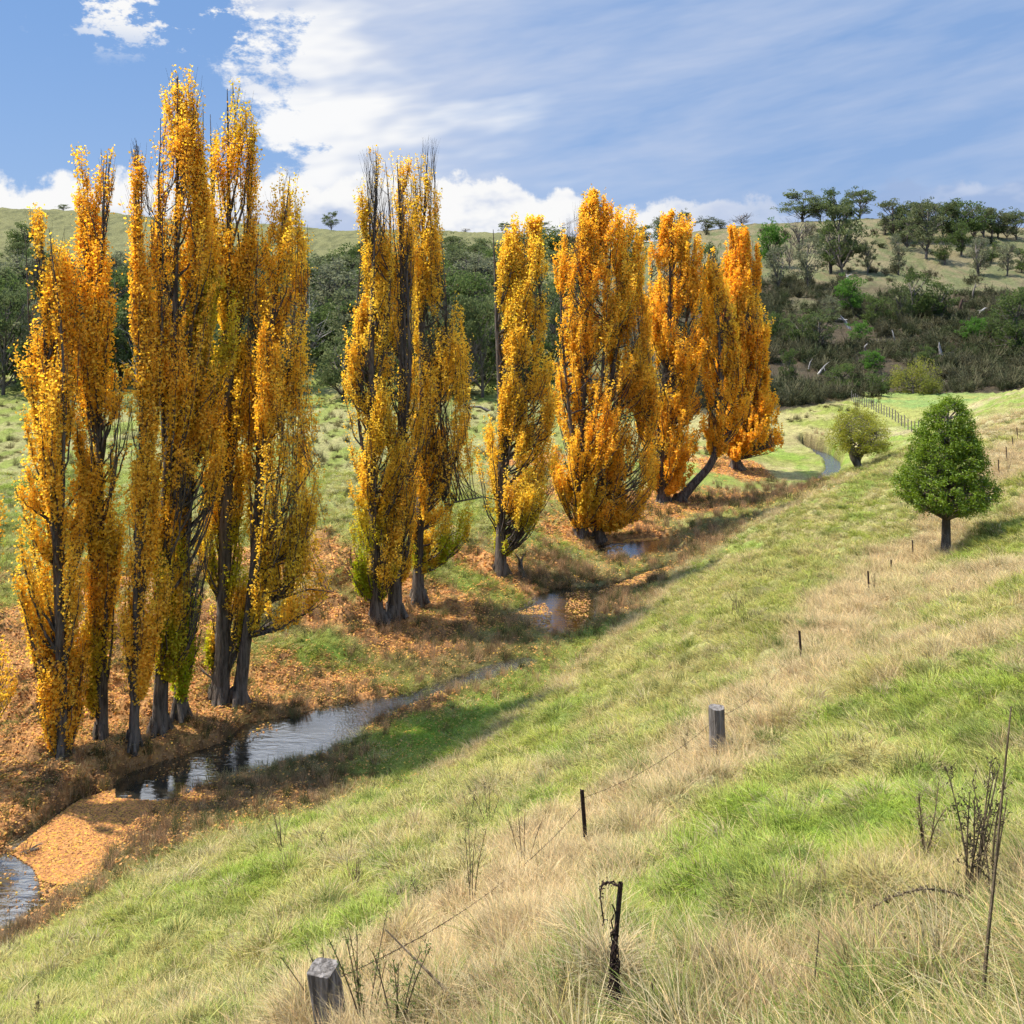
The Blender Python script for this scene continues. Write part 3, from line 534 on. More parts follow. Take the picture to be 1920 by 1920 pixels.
poplar('poplar', 'lone single-trunked golden poplar with a bare twiggy left side, standing by itself', (938, 1078), [[(938, 1078, .46), (940, 980, .32), (942, 850, .27), (938, 700, .22), (932, 600, .15), (926, 430, .02)], [(940, 800, .15), (962, 650, .11), (985, 520, .06), (984, 418, .012)], [(945, 850, .14), (985, 760, .10), (1012, 600, .06), (1006, 420, .012)]],
       [(412, 978, 1012), (450, 950, 1022), (540, 945, 1028), (640, 935, 1030), (740, 925, 1034), (840, 912, 1036), (920, 895, 1030), (980, 905, 1010), (1030, 925, 975)], n_br=270, n_lf=20, orange=.25, green=.06, greenlow=(1, 6, .5))
poplar('poplar', 'broad golden poplar with many upright stems, tallest of the far group', (1088, 1004), [[(1088, 1004, .5), (1085, 920, .38), (1090, 780, .3), (1098, 620, .2), (1115, 372, .02)], [(1086, 900, .2), (1065, 760, .14), (1052, 600, .08), (1052, 425, .012)], [(1090, 900, .2), (1125, 740, .15), (1140, 560, .09), (1147, 390, .012)]],
       [(365, 1105, 1122), (400, 1095, 1155), (440, 1042, 1165), (540, 1042, 1185), (640, 1045, 1190), (760, 1040, 1195), (840, 1040, 1185), (920, 1050, 1160), (980, 1070, 1130)], n_br=340, n_lf=19, orange=.62, greenlow=(1, 8, .25))
poplar('poplar', 'golden poplar with low sprawling branches over the dark pool', (1122, 1012), [[(1122, 1012, .4), (1125, 900, .3), (1140, 760, .22), (1165, 600, .13), (1172, 400, .02)], [(1122, 980, .15), (1165, 900, .1), (1200, 850, .06), (1230, 790, .02)]],
       [(398, 1160, 1182), (460, 1145, 1200), (560, 1140, 1212), (680, 1140, 1222), (800, 1130, 1235), (880, 1110, 1248), (930, 1105, 1235), (985, 1110, 1170)], n_br=270, n_lf=19, orange=.6, greenlow=(1, 5, .15))
poplar('poplar', 'golden poplar just left of the long leaning trunk', (1243, 940), [[(1243, 940, .5), (1240, 860, .38), (1245, 740, .28), (1255, 600, .18), (1256, 408, .02)], [(1245, 860, .2), (1275, 700, .14), (1292, 560, .08), (1285, 440, .015)], [(1240, 850, .16), (1222, 700, .1), (1222, 540, .06), (1230, 450, .01)]],
       [(402, 1248, 1264), (430, 1225, 1290), (480, 1212, 1310), (560, 1208, 1325), (660, 1205, 1335), (760, 1205, 1335), (850, 1205, 1320), (910, 1215, 1290)], n_br=340, n_lf=19, orange=.68)
poplar('poplar', 'golden poplar on a long trunk that leans right then curves upward', (1275, 940), [[(1270, 942, .5), (1300, 908, .42), (1332, 875, .36), (1352, 825, .3), (1357, 770, .25), (1350, 680, .18), (1345, 560, .10), (1338, 480, .02)], [(1345, 850, .14), (1372, 810, .1), (1385, 740, .06), (1382, 640, .02)]],
       [(470, 1330, 1345), (540, 1318, 1360), (640, 1315, 1385), (720, 1310, 1398), (780, 1320, 1400), (850, 1325, 1395)], n_br=170, n_lf=17, orange=.6)
poplar('poplar', 'last golden poplar at the right of the row, wide at its base', (1380, 880), [[(1380, 880, .6), (1382, 840, .48), (1385, 740, .34), (1388, 600, .2), (1390, 438, .02)], [(1382, 830, .2), (1415, 740, .15), (1420, 600, .08), (1408, 470, .015)], [(1380, 840, .16), (1350, 740, .1), (1352, 600, .06), (1360, 520, .01)], [(1384, 846, .14), (1420, 842, .08), (1450, 835, .03)]],
       [(430, 1375, 1398), (460, 1362, 1412), (540, 1342, 1425), (620, 1340, 1438), (700, 1345, 1450), (780, 1345, 1460), (830, 1348, 1463), (852, 1355, 1455)], n_br=380, n_lf=20, orange=.8)

# ---------------------------------------------------------------- broadleaf tree on the slope, willow
def round_tree(name, label, foot, stems, prof, n_br, n_lf, cols, lsize, bark, mat, droop=0.0, spread=.16, group=None, fill=.75, lean=0):
    B = hit(*foot) if len(foot) == 2 else np.array(foot[2]); d = B[1]; px = F/d; root = empty(name, B, label, 'tree', group)
    loc = lambda u, v, dy=0.0: np.array([(u-960)/px-B[0], dy, CH+(HZ-v)/px-B[2]])
    prof = sorted(prof); pv = [p[0] for p in prof]; pl = [p[1] for p in prof]; pr = [p[2] for p in prof]
    wood = MB(); sp = []
    for st in stems:
        u, v, r = np.array(st, float).T; t = np.linspace(0, 1, 16); tt = np.linspace(0, 1, len(u)); us, vs, rs = (np.interp(t, tt, q) for q in (u, v, r))
        P = np.array([loc(a, b, c) for a, b, c in zip(us, vs, np.cumsum(rng.normal(size=16))*.02)])
        if st is stems[0]: P[0, 2] -= .2; rs[0] *= 1.4
        wood.tube(P[None], rs[None], 9); sp.append((P, rs, vs))
    br, brr, Cs, cen = [], [], [], []
    hws = np.array(pr)-np.array(pl)
    for k in range(n_br):
        P, rs, vs = sp[rng.integers(len(sp))]
        while True:
            ve = rng.uniform(pv[0], pv[-1])
            if rng.random() < np.interp(ve, pv, hws)/hws.max()+.05: break
        L = np.interp(ve, pv, pl); R_ = np.interp(ve, pv, pr); ph = rng.uniform(0, 6.283); rho = rng.uniform(.2, 1)**(1-fill)
        e = loc((L+R_)/2+(R_-L)/2*rho*math.cos(ph), ve, (R_-L)/2/px*rho*math.sin(ph)); e = e+rng.normal(size=3)*.04
        zt = e[2]-.45*np.hypot(e[0]-P[:, 0], e[1]-P[:, 1]).min()
        j = int(np.argmin(np.abs(P[:, 2]-max(zt, P[3, 2])))); s0 = P[j]; mid = (s0+e)/2+np.array([0, 0, .12*np.linalg.norm(e-s0)+droop])
        pts = bez(s0[None], mid[None], e[None], 7)[0]; br.append(pts); brr.append(np.linspace(min(.02+.02*np.linalg.norm(e-s0)*.5, rs[j]*.5), .006, 7))
        cen.append(e)
    wood.tube(np.array(br), np.array(brr), 4); obj('trunk', wood.mesh('tree_trunk', bark, True), root)
    cen = np.array(cen); brs = np.array(br); idx = np.repeat(np.arange(n_br), n_lf); t = 1-np.abs(rng.normal(size=len(idx)))*.13
    C = brs[idx, 3]*0+(brs[idx, 6]*t[:, None]+brs[idx, 4]*(1-t[:, None]))+rng.normal(size=(len(idx), 3))*spread
    if droop: C[:, 2] -= rng.random(len(C))**1.5*droop*2
    rn = rng.random(len(C)); per = rng.random(n_br)[idx]; col = cols[0]+(cols[1]-cols[0])*np.clip(.6*per+.5*rn, 0, 1)[:, None]
    V, Q = leaves(C, lsize*rng.uniform(.7, 1.3, len(C)), .5, up=-1.2 if droop else 0); obj('crown', mesh_np('tree_crown', V, Q, mat, np.repeat(col, 4, 0)), root); return root
round_tree('evergreen_tree', 'glossy dark green egg-shaped tree standing alone on the grassy slope', (1772, 1042), [[(1773, 1042, .2), (1772, 960, .15), (1772, 850, .10), (1775, 770, .03)]],
           [(748, 1765, 1790), (768, 1742, 1812), (800, 1725, 1826), (840, 1712, 1838), (880, 1694, 1852), (915, 1680, 1864), (932, 1682, 1862), (948, 1700, 1845), (956, 1730, 1808)], 640, 68, (c3(.06, .11, .008), c3(.20, .28, .022)), .085, M_GUM, M_GLOSSY, spread=.095, fill=.62)
wb = hit(1612, 878)
round_tree('willow', 'small olive-yellow willow with dark forked trunk beside the far creek bend', (0, 0, wb), [[(1613, 880, .3), (1600, 860, .24), (1590, 835, .15), (1575, 810, .06)], [(1610, 874, .22), (1608, 845, .15), (1618, 812, .07), (1625, 790, .03)], [(1606, 866, .18), (1622, 845, .12), (1645, 820, .05)]],
           [(764, 1600, 1622), (775, 1575, 1645), (795, 1560, 1662), (815, 1550, 1670), (832, 1550, 1668), (846, 1572, 1650)], 230, 62, (c3(.17, .19, .025), c3(.36, .34, .05)), .10, M_GUM, M_LEAF, droop=.12, spread=.17, fill=.55)

# ---------------------------------------------------------------- eucalypts and scrub on the hills
def gum_mesh(seed, kind):
    """unit-height tree at the origin; returns trunk mesh, crown mesh"""
    r = np.random.default_rng(seed); wood = MB()
    P = {'gum': dict(th=.36, cl=26, cr=.14, spread=.42, low=.26, n=170, col=(c3(.042, .062, .026), c3(.105, .125, .060)), ls=.034),
         'tall': dict(th=.42, cl=20, cr=.12, spread=.27, low=.27, n=170, col=(c3(.055, .07, .035), c3(.12, .135, .075)), ls=.03),
         'bushy': dict(th=.2, cl=24, cr=.16, spread=.33, low=.18, n=170, col=(c3(.035, .058, .02), c3(.085, .115, .042)), ls=.036),
         'grey': dict(th=.25, cl=20, cr=.15, spread=.30, low=.22, n=150, col=(c3(.075, .085, .055), c3(.14, .15, .10)), ls=.034),
         'green': dict(th=.15, cl=24, cr=.17, spread=.34, low=.16, n=180, col=(c3(.035, .085, .018), c3(.08, .16, .035)), ls=.04),
         'willow': dict(th=.15, cl=26, cr=.17, spread=.46, low=.12, n=190, col=(c3(.12, .14, .03), c3(.22, .22, .06)), ls=.035),
         'shrub': dict(th=.1, cl=18, cr=.22, spread=.5, low=.1, n=130, col=(c3(.032, .042, .018), c3(.075, .085, .04)), ls=.055),
         'bare': dict(th=.35, cl=26, cr=.1, spread=.36, low=.3, n=0, col=(c3(.1, .1, .1), c3(.1, .1, .1)), ls=.03)}[kind]
    P['col'] = tuple(c*c3(1, .95, .82)*(1.45 if kind != 'willow' else 1.35) for c in P['col'])
    lean = r.normal(size=2)*.03; nt = 1 if kind not in ('grey', 'bushy') else int(r.integers(1, 3))
    tops = []
    for k in range(nt):
        off = r.normal(size=2)*.03*(nt > 1); t = np.linspace(0, 1, 8)[:, None]
        pts = np.concatenate([off*(1+2*t)+lean*t+np.cumsum(r.normal(size=(8, 2))*.006, 0), t*(P['th']+.35)-.02], 1)
        wood.tube(pts[None], np.linspace(.026, .008, 8)[None], 7); tops.append(pts)
    C, cc, per = [], [], []; br = []; brr = []
    for k in range(P['cl']):
        a = r.uniform(0, 6.283); zz = r.uniform(P['low'], .92); env = math.sin(math.pi*min(1, max(0, (zz-P['low']+.12)/(1.04-P['low']+.12))))**.6
        rad = P['spread']*env*r.uniform(.25, 1)**.6; c = np.array([rad*math.cos(a), rad*math.sin(a), zz]); c[:2] += lean
        T = tops[r.integers(nt)]; j = int(np.argmin(np.abs(T[:, 2]-max(.12, zz-rad*.9-.1)))); s = T[j]
        mid = (s+c)/2+np.array([0, 0, -.02]); b = bez(s[None], mid[None], c[None], 6)[0]; b[1:-1] += r.normal(size=(4, 3))*.008; br.append(b); brr.append(np.linspace(.011, .003, 6))
        for q in range(3 if kind != 'bare' else 6):
            e = c+r.normal(size=3)*P['cr']*(.6 if kind != 'bare' else 1.0)+np.array([0, 0, .06 if kind == 'bare' else 0]); br.append(bez(b[3][None], ((b[3]+e)/2+r.normal(size=3)*.01)[None], e[None], 6)[0]); brr.append(np.linspace(.005, .0015, 6))
        if P['n']:
            sub = 5; nn = P['n']
            for q in range(sub):
                cs = c+r.normal(size=3)*P['cr']*np.array([.55, .55, .35]); m = nn//sub; v = r.normal(size=(m, 3)); v /= np.linalg.norm(v, axis=1, keepdims=True)
                rr = P['cr']*.55*r.uniform(.35, 1, m)**.5; C.append(cs+v*rr[:, None]*np.array([1, 1, .62])); per += [r.random()]*m
    wood.tube(np.array(br), np.array(brr), 4)
    tw = wood.mesh(kind+'_trunk', M_PALE if kind == 'bare' and seed % 2 else M_GUM, True); cr = None
    if P['n']:
        C = np.concatenate(C); C[:, 2] = np.where(kind == 'willow', np.maximum(.02, C[:, 2]-r.random(len(C))*.25), C[:, 2]); per = np.array(per)
        col = P['col'][0]+(P['col'][1]-P['col'][0])*np.clip(.65*per+.4*r.random(len(C)), 0, 1)[:, None]
        V, Q = leaves(C, P['ls']*r.uniform(.7, 1.3, len(C)), .6); cr = mesh_np(kind+'_crown', V, Q, M_LEAF, np.repeat(col, 4, 0))
    return tw, cr
LIB = {k: [gum_mesh(100+10*i+j, k) for j in range(nv)] for i, (k, nv) in enumerate([('gum', 4), ('tall', 3), ('bushy', 4), ('grey', 3), ('green', 2), ('willow', 2), ('shrub', 3), ('bare', 3)])}
# solid-trunked copies: one object tree per kind, every repeat copied from it
def place(kind, name, base, h, wd, label, cat='tree', group=None, var=None):
    lib = LIB[kind]; tm, cm = lib[random.randrange(len(lib)) if var is None else var % len(lib)]
    o = empty(name, base, label, cat, group); nat = {'gum': .95, 'tall': .66, 'bushy': .82, 'grey': .76, 'green': .84, 'willow': 1.1, 'shrub': 1.25, 'bare': .8}[kind]
    o.scale = (wd/nat, wd/nat, h/.98); o.rotation_euler = (0, 0, random.uniform(0, 6.28)); obj('trunk', tm, o)
    if cm: obj('crown', cm, o)
    return o
def px_tree(kind, name, u, vb, vt, w, label, at=None, **k):
    p = at if at is not None else hit(u, vb); s = p[1]/F
    if at is not None: h = (CH+(HZ-vt)*s)-p[2]
    else: h = (vb-vt)*s
    return place(kind, name, tuple(p), h, w*s, label, **k)
SKY = [(1505, 367, 76, 'gum', 'broad spreading gum on the skyline, first of the trio left of the gap'), (1560, 360, 36, 'bushy', 'narrow dark gum on the skyline in the middle of the trio'), (1612, 364, 54, 'gum', 'rounded open-crowned gum on the skyline just left of the gap'),
       (1675, 375, 44, 'tall', 'tall slim gum on the skyline just right of the gap'), (1708, 378, 42, 'tall', 'skyline gum behind the pale-trunked one'), (1768, 386, 44, 'gum', 'skyline gum left of the darkest dense crown'), (1803, 380, 62, 'bushy', 'darkest dense crown on the right skyline'),
       (1845, 388, 36, 'tall', 'slim skyline gum right of the dense dark crown'), (1872, 396, 32, 'tall', 'slim skyline gum second from the right edge'), (1906, 404, 40, 'gum', 'skyline gum at the right edge of the photo'),
       (1281, 400, 30, 'gum', 'small lone gum on the skyline between the poplar tips'), (1322, 410, 40, 'shrub', 'low dense thicket tree on the skyline above the brown hillside'), (1350, 414, 34, 'shrub', 'small rounded bush at the right end of the skyline thicket'), (1392, 403, 46, 'bare', 'half-dead twiggy tree on the skyline above the last poplar'),
       (1236, 408, 40, 'grey', 'grey-brown tree on the skyline left of the poplar tip'), (1180, 402, 14, 'bare', 'dead spindly tree on the skyline between two poplars'), (1205, 425, 44, 'bushy', 'dark bushy tree just under the skyline between two poplars')]
SKY += [(1690, 392, 34, 'bushy', 'low dark crown on the skyline between the two slim gums'), (1738, 388, 44, 'gum', 'wide skyline crown right behind the pale-trunked gum'), (1785, 394, 34, 'bushy', 'small crown on the skyline leaning against the darkest dense one'), (1826, 390, 34, 'gum', 'open crown on the skyline immediately right of the darkest dense one'), (1858, 400, 28, 'bushy', 'low crown on the skyline between the two slim gums near the right edge'), (1888, 402, 30, 'gum', 'small open gum on the skyline next to the edge gum'), (1538, 388, 36, 'gum', 'low grey crown on the skyline between the broad gum and the narrow one'), (1588, 384, 30, 'bushy', 'small dark crown on the skyline filling the right gap of the trio')]
for u, vt, w, k, lab in SKY: px_tree(k, 'gum_tree' if k != 'shrub' else 'bush', u, 0, vt-(8 if u > 1470 else 3), w*(1.35 if u > 1470 else 1.1), lab, at=(hit(u, 446+(u*7) % 9) if u > 1640 else ridge(u, 250, 400)), group='trees on the skyline')
for u, vt, w, k, lab in [(621, 398, 34, 'gum', 'lone gum tree on the bare green ridge'), (118, 383, 24, 'gum', 'small round tree on the ridge at far left'), (1012, 416, 50, 'gum', 'gum on the ridge behind the lone poplar'), (948, 418, 30, 'gum', 'small gum on the ridge left of the lone poplar tips'), (872, 428, 30, 'bare', 'low leafless tree on the ridge right of the middle cluster')]:
    px_tree(k, 'gum_tree', u, 0, vt, w, lab, at=ridge(u, 380, 480), group='trees on the skyline')
HILL = [(1580, 515, 398, 88, 'gum', 'largest olive gum on the right hillside, several dark trunks below its crown'), (1560, 512, 425, 55, 'bushy', 'dark tree tucked in at the left of the largest hillside gum'), (1497, 475, 416, 50, 'bare', 'leafless brown tree below the broad skyline gum'), (1445, 500, 426, 50, 'green', 'bright green tree beside the top of the last poplar'),
        (1455, 545, 470, 42, 'grey', 'grey-green tree below the bright green one next to the poplar'), (1515, 543, 455, 52, 'grey', 'drooping grey-green tree in front of the leafless one'), (1480, 505, 455, 26, 'bare', 'small white-stemmed dead tree on the right hillside'), (1627, 515, 454, 28, 'tall', 'small thin-trunked tree right of the largest hillside gum'),
        (1685, 516, 450, 36, 'grey', 'small pale-crowned tree alone in the middle of the brown hillside'), (1735, 485, 382, 62, 'tall', 'tall gum with a pale white trunk near the top of the hill'), (1700, 470, 400, 42, 'gum', 'gum just left of the pale-trunked one'), (1770, 497, 448, 28, 'bushy', 'small dark tree below the dense crown on the hillside'),
        (1800, 480, 425, 40, 'bushy', 'mid-height dark tree under the dense skyline crown'), (1835, 517, 452, 46, 'grey', 'grey bushy tree on the upper right hillside'), (1857, 495, 455, 24, 'bushy', 'small dark tree right of the grey bushy one'), (1888, 518, 460, 32, 'grey', 'slim grey-green tree near the right edge of the hillside'), (1915, 512, 470, 34, 'bushy', 'dark tree cut by the right edge on the upper hillside'), (1660, 440, 410, 30, 'grey', 'pale small tree in the skyline gap'),
        (1600, 592, 527, 50, 'green', 'brightest rounded green tree halfway down the hill'), (1715, 605, 515, 50, 'bushy', 'dark tree with a leaning trunk at the top of the scrub'), (1762, 603, 536, 58, 'bushy', 'rounded olive tree at the edge of the brown grass'), (1690, 610, 535, 40, 'gum', 'thin dark tree left of the rounded olive one'), (1610, 645, 608, 40, 'green', 'bright green bush beside the pale fallen log'),
        (1712, 738, 668, 78, 'willow', 'large weeping willow at the back of the paddock'), (1750, 738, 702, 36, 'willow', 'small weeping willow touching the large one'), (1825, 645, 595, 40, 'green', 'dark green bush below the white dead branches'), (1905, 668, 552, 74, 'bushy', 'large dark tree at the right edge of the scrub'), (1480, 728, 662, 32, 'bushy', 'dark cone-shaped shrub right of the last poplar'),
        (1580, 742, 688, 56, 'bushy', 'black-green shrub at the foot of the scrubby slope'), (1648, 742, 700, 44, 'bushy', 'dark shrub just left of the large willow'), (1632, 700, 662, 36, 'green', 'small olive bush above the dark shrubs'), (1740, 690, 655, 36, 'bushy', 'dark bush behind the large willow'), (1500, 650, 590, 60, 'bushy', 'large dark bush on the shaded slope right of the last poplar'),
        (1535, 660, 585, 66, 'gum', 'wide-crowned dark tree in the middle of the shaded slope'), (1450, 640, 590, 40, 'bushy', 'dark bush touching the last poplar on its right'), (1330, 545, 463, 38, 'bushy', 'dark gum seen between the last two poplar crowns'), (1320, 600, 530, 30, 'gum', 'slim gum in the gap left of the last poplar'), (1900, 600, 560, 44, 'grey', 'grey tree above the large dark one at the right edge'),
        (1860, 640, 600, 36, 'bushy', 'rounded dark bush between the dead branches and the large edge tree'), (1560, 600, 560, 34, 'grey', 'small grey bush left of the brightest green tree'), (1640, 610, 560, 50, 'bushy', 'dim dark tree right of the brightest green one'), (1785, 680, 650, 30, 'shrub', 'low dark shrub above the right end of the paddock')]
for u, vb, vt, w, k, lab in HILL: vt -= .12*(vb-vt); w *= 1.15; px_tree(k, 'willow' if k == 'willow' else 'gum_tree' if k in ('gum', 'tall', 'grey') else 'bare_tree' if k == 'bare' else 'bushy_tree', u, vb, vt, w, lab, group='trees on the far hillside')
# the wood behind the poplars: individual trees that read alike
R2 = np.random.default_rng(11)
def gap(X, Y):
    u = X/Y*F+960
    for lim, w in ((60, 'left of the first poplar'), (235, 'behind the leftmost poplars'), (470, 'behind the tallest poplars'), (645, 'left of the middle cluster'), (885, 'behind the middle cluster'), (1035, 'behind the lone poplar'), (9999, 'behind the far poplar group')):
        if u < lim: return w
def wood_tree(X, Y, h, wd, kind, lab, grp):
    z = height(X, Y)[0]; place(kind, 'woodland_tree', (X, Y, z-.2), h, wd, lab, group=grp)
for i in range(64):                                          # front rows
    u = -260+i*21+R2.uniform(-10, 10); d = R2.uniform(118, 150)+(8 if u > 500 else 0)
    if 560 < u < 640 and i % 2: continue
    wood_tree((u-960)/F*d, d, R2.uniform(9, 15), R2.uniform(7, 11), ['bushy', 'gum', 'tall', 'grey', 'bushy', 'bare', 'gum'][i % 7], 'dark tree in the front row of the wood, '+gap((u-960)/F*d, d), 'trees of the front row of the wood')
for i in range(92):
    u = -260+i*14.6+R2.uniform(-10, 10); d = R2.uniform(155, 250)
    wood_tree((u-960)/F*d, d, R2.uniform(9, 14), R2.uniform(9, 14), ['bushy', 'gum', 'grey', 'bushy', 'bushy', 'tall'][i % 6], 'olive tree halfway up the wooded hill, '+gap((u-960)/F*d, d), 'trees of the wood climbing the left hill')
for i in range(46):
    u = [R2.uniform(-250, 120), R2.uniform(560, 1080), R2.uniform(860, 1260)][i % 3]; d = R2.uniform(255, 345)
    wood_tree((u-960)/F*d, d, R2.uniform(8, 12), R2.uniform(9, 13), ['bushy', 'gum'][i % 2], 'rounded tree at the upper edge of the wood, '+gap((u-960)/F*d, d), 'trees at the top edge of the wood')

# snags and fallen timber on the far slope
def snag(pts, r, name, label, mat=M_PALE, cat='dead wood', at=None, group='dead timber on the far slope'):
    u0, v0 = pts[0]; B = at if at is not None else hit(u0, v0); px = F/B[1]; P = np.array([[(u-u0)/px, 0, (v0-v)/px] for u, v in pts]); P += rng.normal(size=P.shape)*.05*np.array([1, 3, 1]); P[0, 2] -= .3
    tt = np.linspace(0, 1, 9); q = np.linspace(0, 1, len(P)); P = np.stack([np.interp(tt, q, P[:, i]) for i in range(3)], 1); mb = MB(); mb.tube(P[None], np.linspace(r, r*.45, 9)[None], 7)
    for k in range(2):
        j = rng.integers(5, 8); e = P[j]+(P[j]-P[j-2])*rng.uniform(.5, 1.2)+rng.normal(size=3)*np.array([1, .6, .6])*r*2; mb.tube(bez(P[j][None], ((P[j]+e)/2+np.array([0, 0, .1]))[None], e[None], 5), np.linspace(r*.4, r*.12, 5)[None], 5)
    o = obj(name, mb.mesh(name, mat, True), loc=tuple(B)); return tag(o, label, cat, group)
snag([(1592, 615), (1584, 603), (1574, 592)], .35, 'fallen_log', 'thick pale fallen log with a forked end below the brightest green tree')
snag([(1823, 568), (1824, 548), (1830, 532)], .28, 'snag', 'tall leaning grey dead trunk in the green hillside clearing', M_GUM)
snag([(1799, 585), (1800, 572), (1803, 562)], .4, 'snag', 'short black charred stump near the tall dead trunk', M_STEEL)
snag([(1833, 595), (1840, 586), (1848, 580)], .3, 'dead_branch', 'white forked dead branch lying above the dark green bush')
snag([(1765, 667), (1763, 656), (1761, 648)], .35, 'snag', 'short white stump low on the shaded brown slope')
snag([(1589, 534), (1589, 526), (1589, 519)], .4, 'snag', 'white upright stump above the brightest green tree')
snag([(1532, 702), (1540, 693), (1547, 686)], .22, 'dead_branch', 'thin pale branch leaning near the dark shrubs left of the willow')
snag([(1678, 640), (1675, 628), (1672, 620)], .16, 'dead_branch', 'pair of thin pale sticks in the middle of the scrub')
snag([(1624, 658), (1620, 650), (1626, 645)], .18, 'dead_branch', 'pale crooked branch just right of the bright green bush')
snag([(1752, 627), (1750, 618)], .16, 'dead_branch', 'short pale stick on the slope under the rounded olive tree')
snag([(1892, 716), (1898, 708), (1903, 712)], .25, 'dead_branch', 'pale bent branch behind the paddock at right')
snag([(1517, 690), (1519, 680), (1522, 676)], .12, 'dead_branch', 'tiny pale stick on the brown slope right of the last poplar')
snag([(925, 772), (900, 764), (876, 762)], .22, 'fallen_log', 'grey fallen branch lying in the green field left of the lone poplar', M_GUM, group='fallen timber on the valley floor')
snag([(985, 1082), (978, 1068), (975, 1052)], .22, 'tree_stump', 'small dark stump on the grass beside the lone poplar', M_GUM, 'stump', group='fallen timber on the valley floor')
snag([(228, 1496), (205, 1484), (180, 1470)], .10, 'fallen_branch', 'dark branch poking into the left end of the bright pool', M_GUM, group='fallen timber on the valley floor')
snag([(5, 1605), (40, 1605), (62, 1598)], .09, 'fallen_branch', 'dark fallen branch between the leaf mat and the lowest pool', M_GUM, group='fallen timber on the valley floor')
snag([(432, 1318), (410, 1285), (385, 1250)], .06, 'fallen_branch', 'bare grey stick leaning against the foot of the second tallest poplar', M_GUM, group='fallen timber on the valley floor')

# ---------------------------------------------------------------- fences
def wood_post(u, vt, vb, r, label, lean=(0, 0), at=None, square=False):
    B = at if at is not None else hit(u, vb); s = B[1]/F; h = (CH+(HZ-vt)*s)-B[2]; n = 28; th = np.arange(n)*2*math.pi/n; rr = r*(1+rng.uniform(-.08, .06, n)*(.2 if square else 1))*(np.minimum(1.28, 1/np.maximum(np.abs(np.cos(th+.25)), np.abs(np.sin(th+.25)))) if square else 1); rows = []
    zs = [-.4, 0, h*.35, h*.7, h*.94, h]
    for z in zs: rows.append(np.stack([np.cos(th)*rr*(1+rng.normal(size=n)*(.003 if square else .015))+lean[0]*z, np.sin(th)*rr+lean[1]*z, np.full(n, z)+(rng.normal(size=n)*.0025*(z == h))], 1))
    V = np.concatenate(rows+[np.array([[lean[0]*h, lean[1]*h, h-.012]])]); Q = []
    for i in range(len(zs)-1):
        for k in range(n): Q.append((i*n+k, i*n+(k+1) % n, (i+1)*n+(k+1) % n, (i+1)*n+k))
    T = [((len(zs)-1)*n+k, (len(zs)-1)*n+(k+1) % n, len(V)-1) for k in range(n)]
    o = obj('fence_post', mesh_np('fence_post', V, [np.array(Q), np.array(T)], M_POST, np.ones((len(V), 3))), loc=tuple(B)); return tag(o, label, 'fence post', 'posts of the old hillside fence')
def picket(u, vt, vb, label, lean=(0, 0), w=.032):
    B = hit(u, vb); s = B[1]/F; h = (vb-vt)*s; mb = MB()
    for a in (0, 2.1, 4.2):                                  # three-flanged steel picket
        dx, dy = math.cos(a)*w, math.sin(a)*w; tx, ty = -math.sin(a)*.004, math.cos(a)*.004
        V = []
        for z in (-.3, h): V += [(-tx+lean[0]*z, -ty+lean[1]*z, z), (tx+lean[0]*z, ty+lean[1]*z, z), (dx+tx+lean[0]*z, dy+ty+lean[1]*z, z), (dx-tx+lean[0]*z, dy-ty+lean[1]*z, z)]
        mb.add(V, np.array([(0, 1, 5, 4), (1, 2, 6, 5), (2, 3, 7, 6), (3, 0, 4, 7), (4, 5, 6, 7)]))
    o = obj('star_picket', mb.mesh('star_picket', M_STEEL), loc=tuple(B)); tag(o, label, 'fence post', 'steel pickets of the old hillside fence'); return B+np.array([lean[0]*h*.85, lean[1]*h*.85, h*.85])
pa = W(628, 1985, 6.3); pa[2] = height(pa[0], pa[1])[0]
wood_post(594, 1814, 1985, .088, 'grey weathered square-topped wooden post at the bottom edge', lean=(-.16, 0), at=pa, square=True)
wood_post(1346, 1326, 1412, .125, 'thick dark wooden post standing in tall straw grass', lean=(-.03, 0))
tops = [pa+np.array([-.05, 0, .55])]
for u, vt, vb, lab in [(1098, 1484, 1590, 'nearest rusty steel picket, between the two wooden posts'), (1502, 1187, 1240, 'rusty steel picket uphill from the thick dark post'), (1629, 1074, 1112, 'dark steel picket downhill left of the egg-shaped tree, lowest of that trio'), (1671, 1051, 1076, 'tiny tilted steel picket, middle of the trio left of the tree'), (1712, 1014, 1048, 'dark steel picket closest to the trunk of the egg-shaped tree'),
                       (1873, 862, 890, 'small steel picket on the right slope, nearest of the far four'), (1888, 838, 866, 'small steel picket on the right slope, second of the far four'), (1900, 818, 842, 'small steel picket on the right slope, third of the far four'), (1908, 802, 824, 'small steel picket on the right slope, farthest of the four')]:
    tops.append(picket(u, vt, vb, lab, lean=(rng.uniform(-.12, 0), 0)))
def strand(P, r, n=60, sag=.05, barbs=True):
    mb = MB()
    for a, b in zip(P[:-1], P[1:]):
        t = np.linspace(0, 1, n)[:, None]; q = a+(b-a)*t; q[:, 2] -= (sag*4*t*(1-t)*np.linalg.norm(b-a)*.35)[:, 0]; mb.tube(q[None], np.full((1, n), r), 4)
        if barbs:
            L = np.linalg.norm(b-a); m = int(min(60, L/.12)); ts = np.linspace(.02, .98, m)
            for tt in ts:
                c = a+(b-a)*tt; c[2] -= sag*4*tt*(1-tt)*L*.35
                for s in (1, -1):
                    dd = np.array([.012*s, .0, .016]); mb.tube(np.array([[c-dd, c+dd]]), np.full((1, 2), r*.7), 3)
    return mb
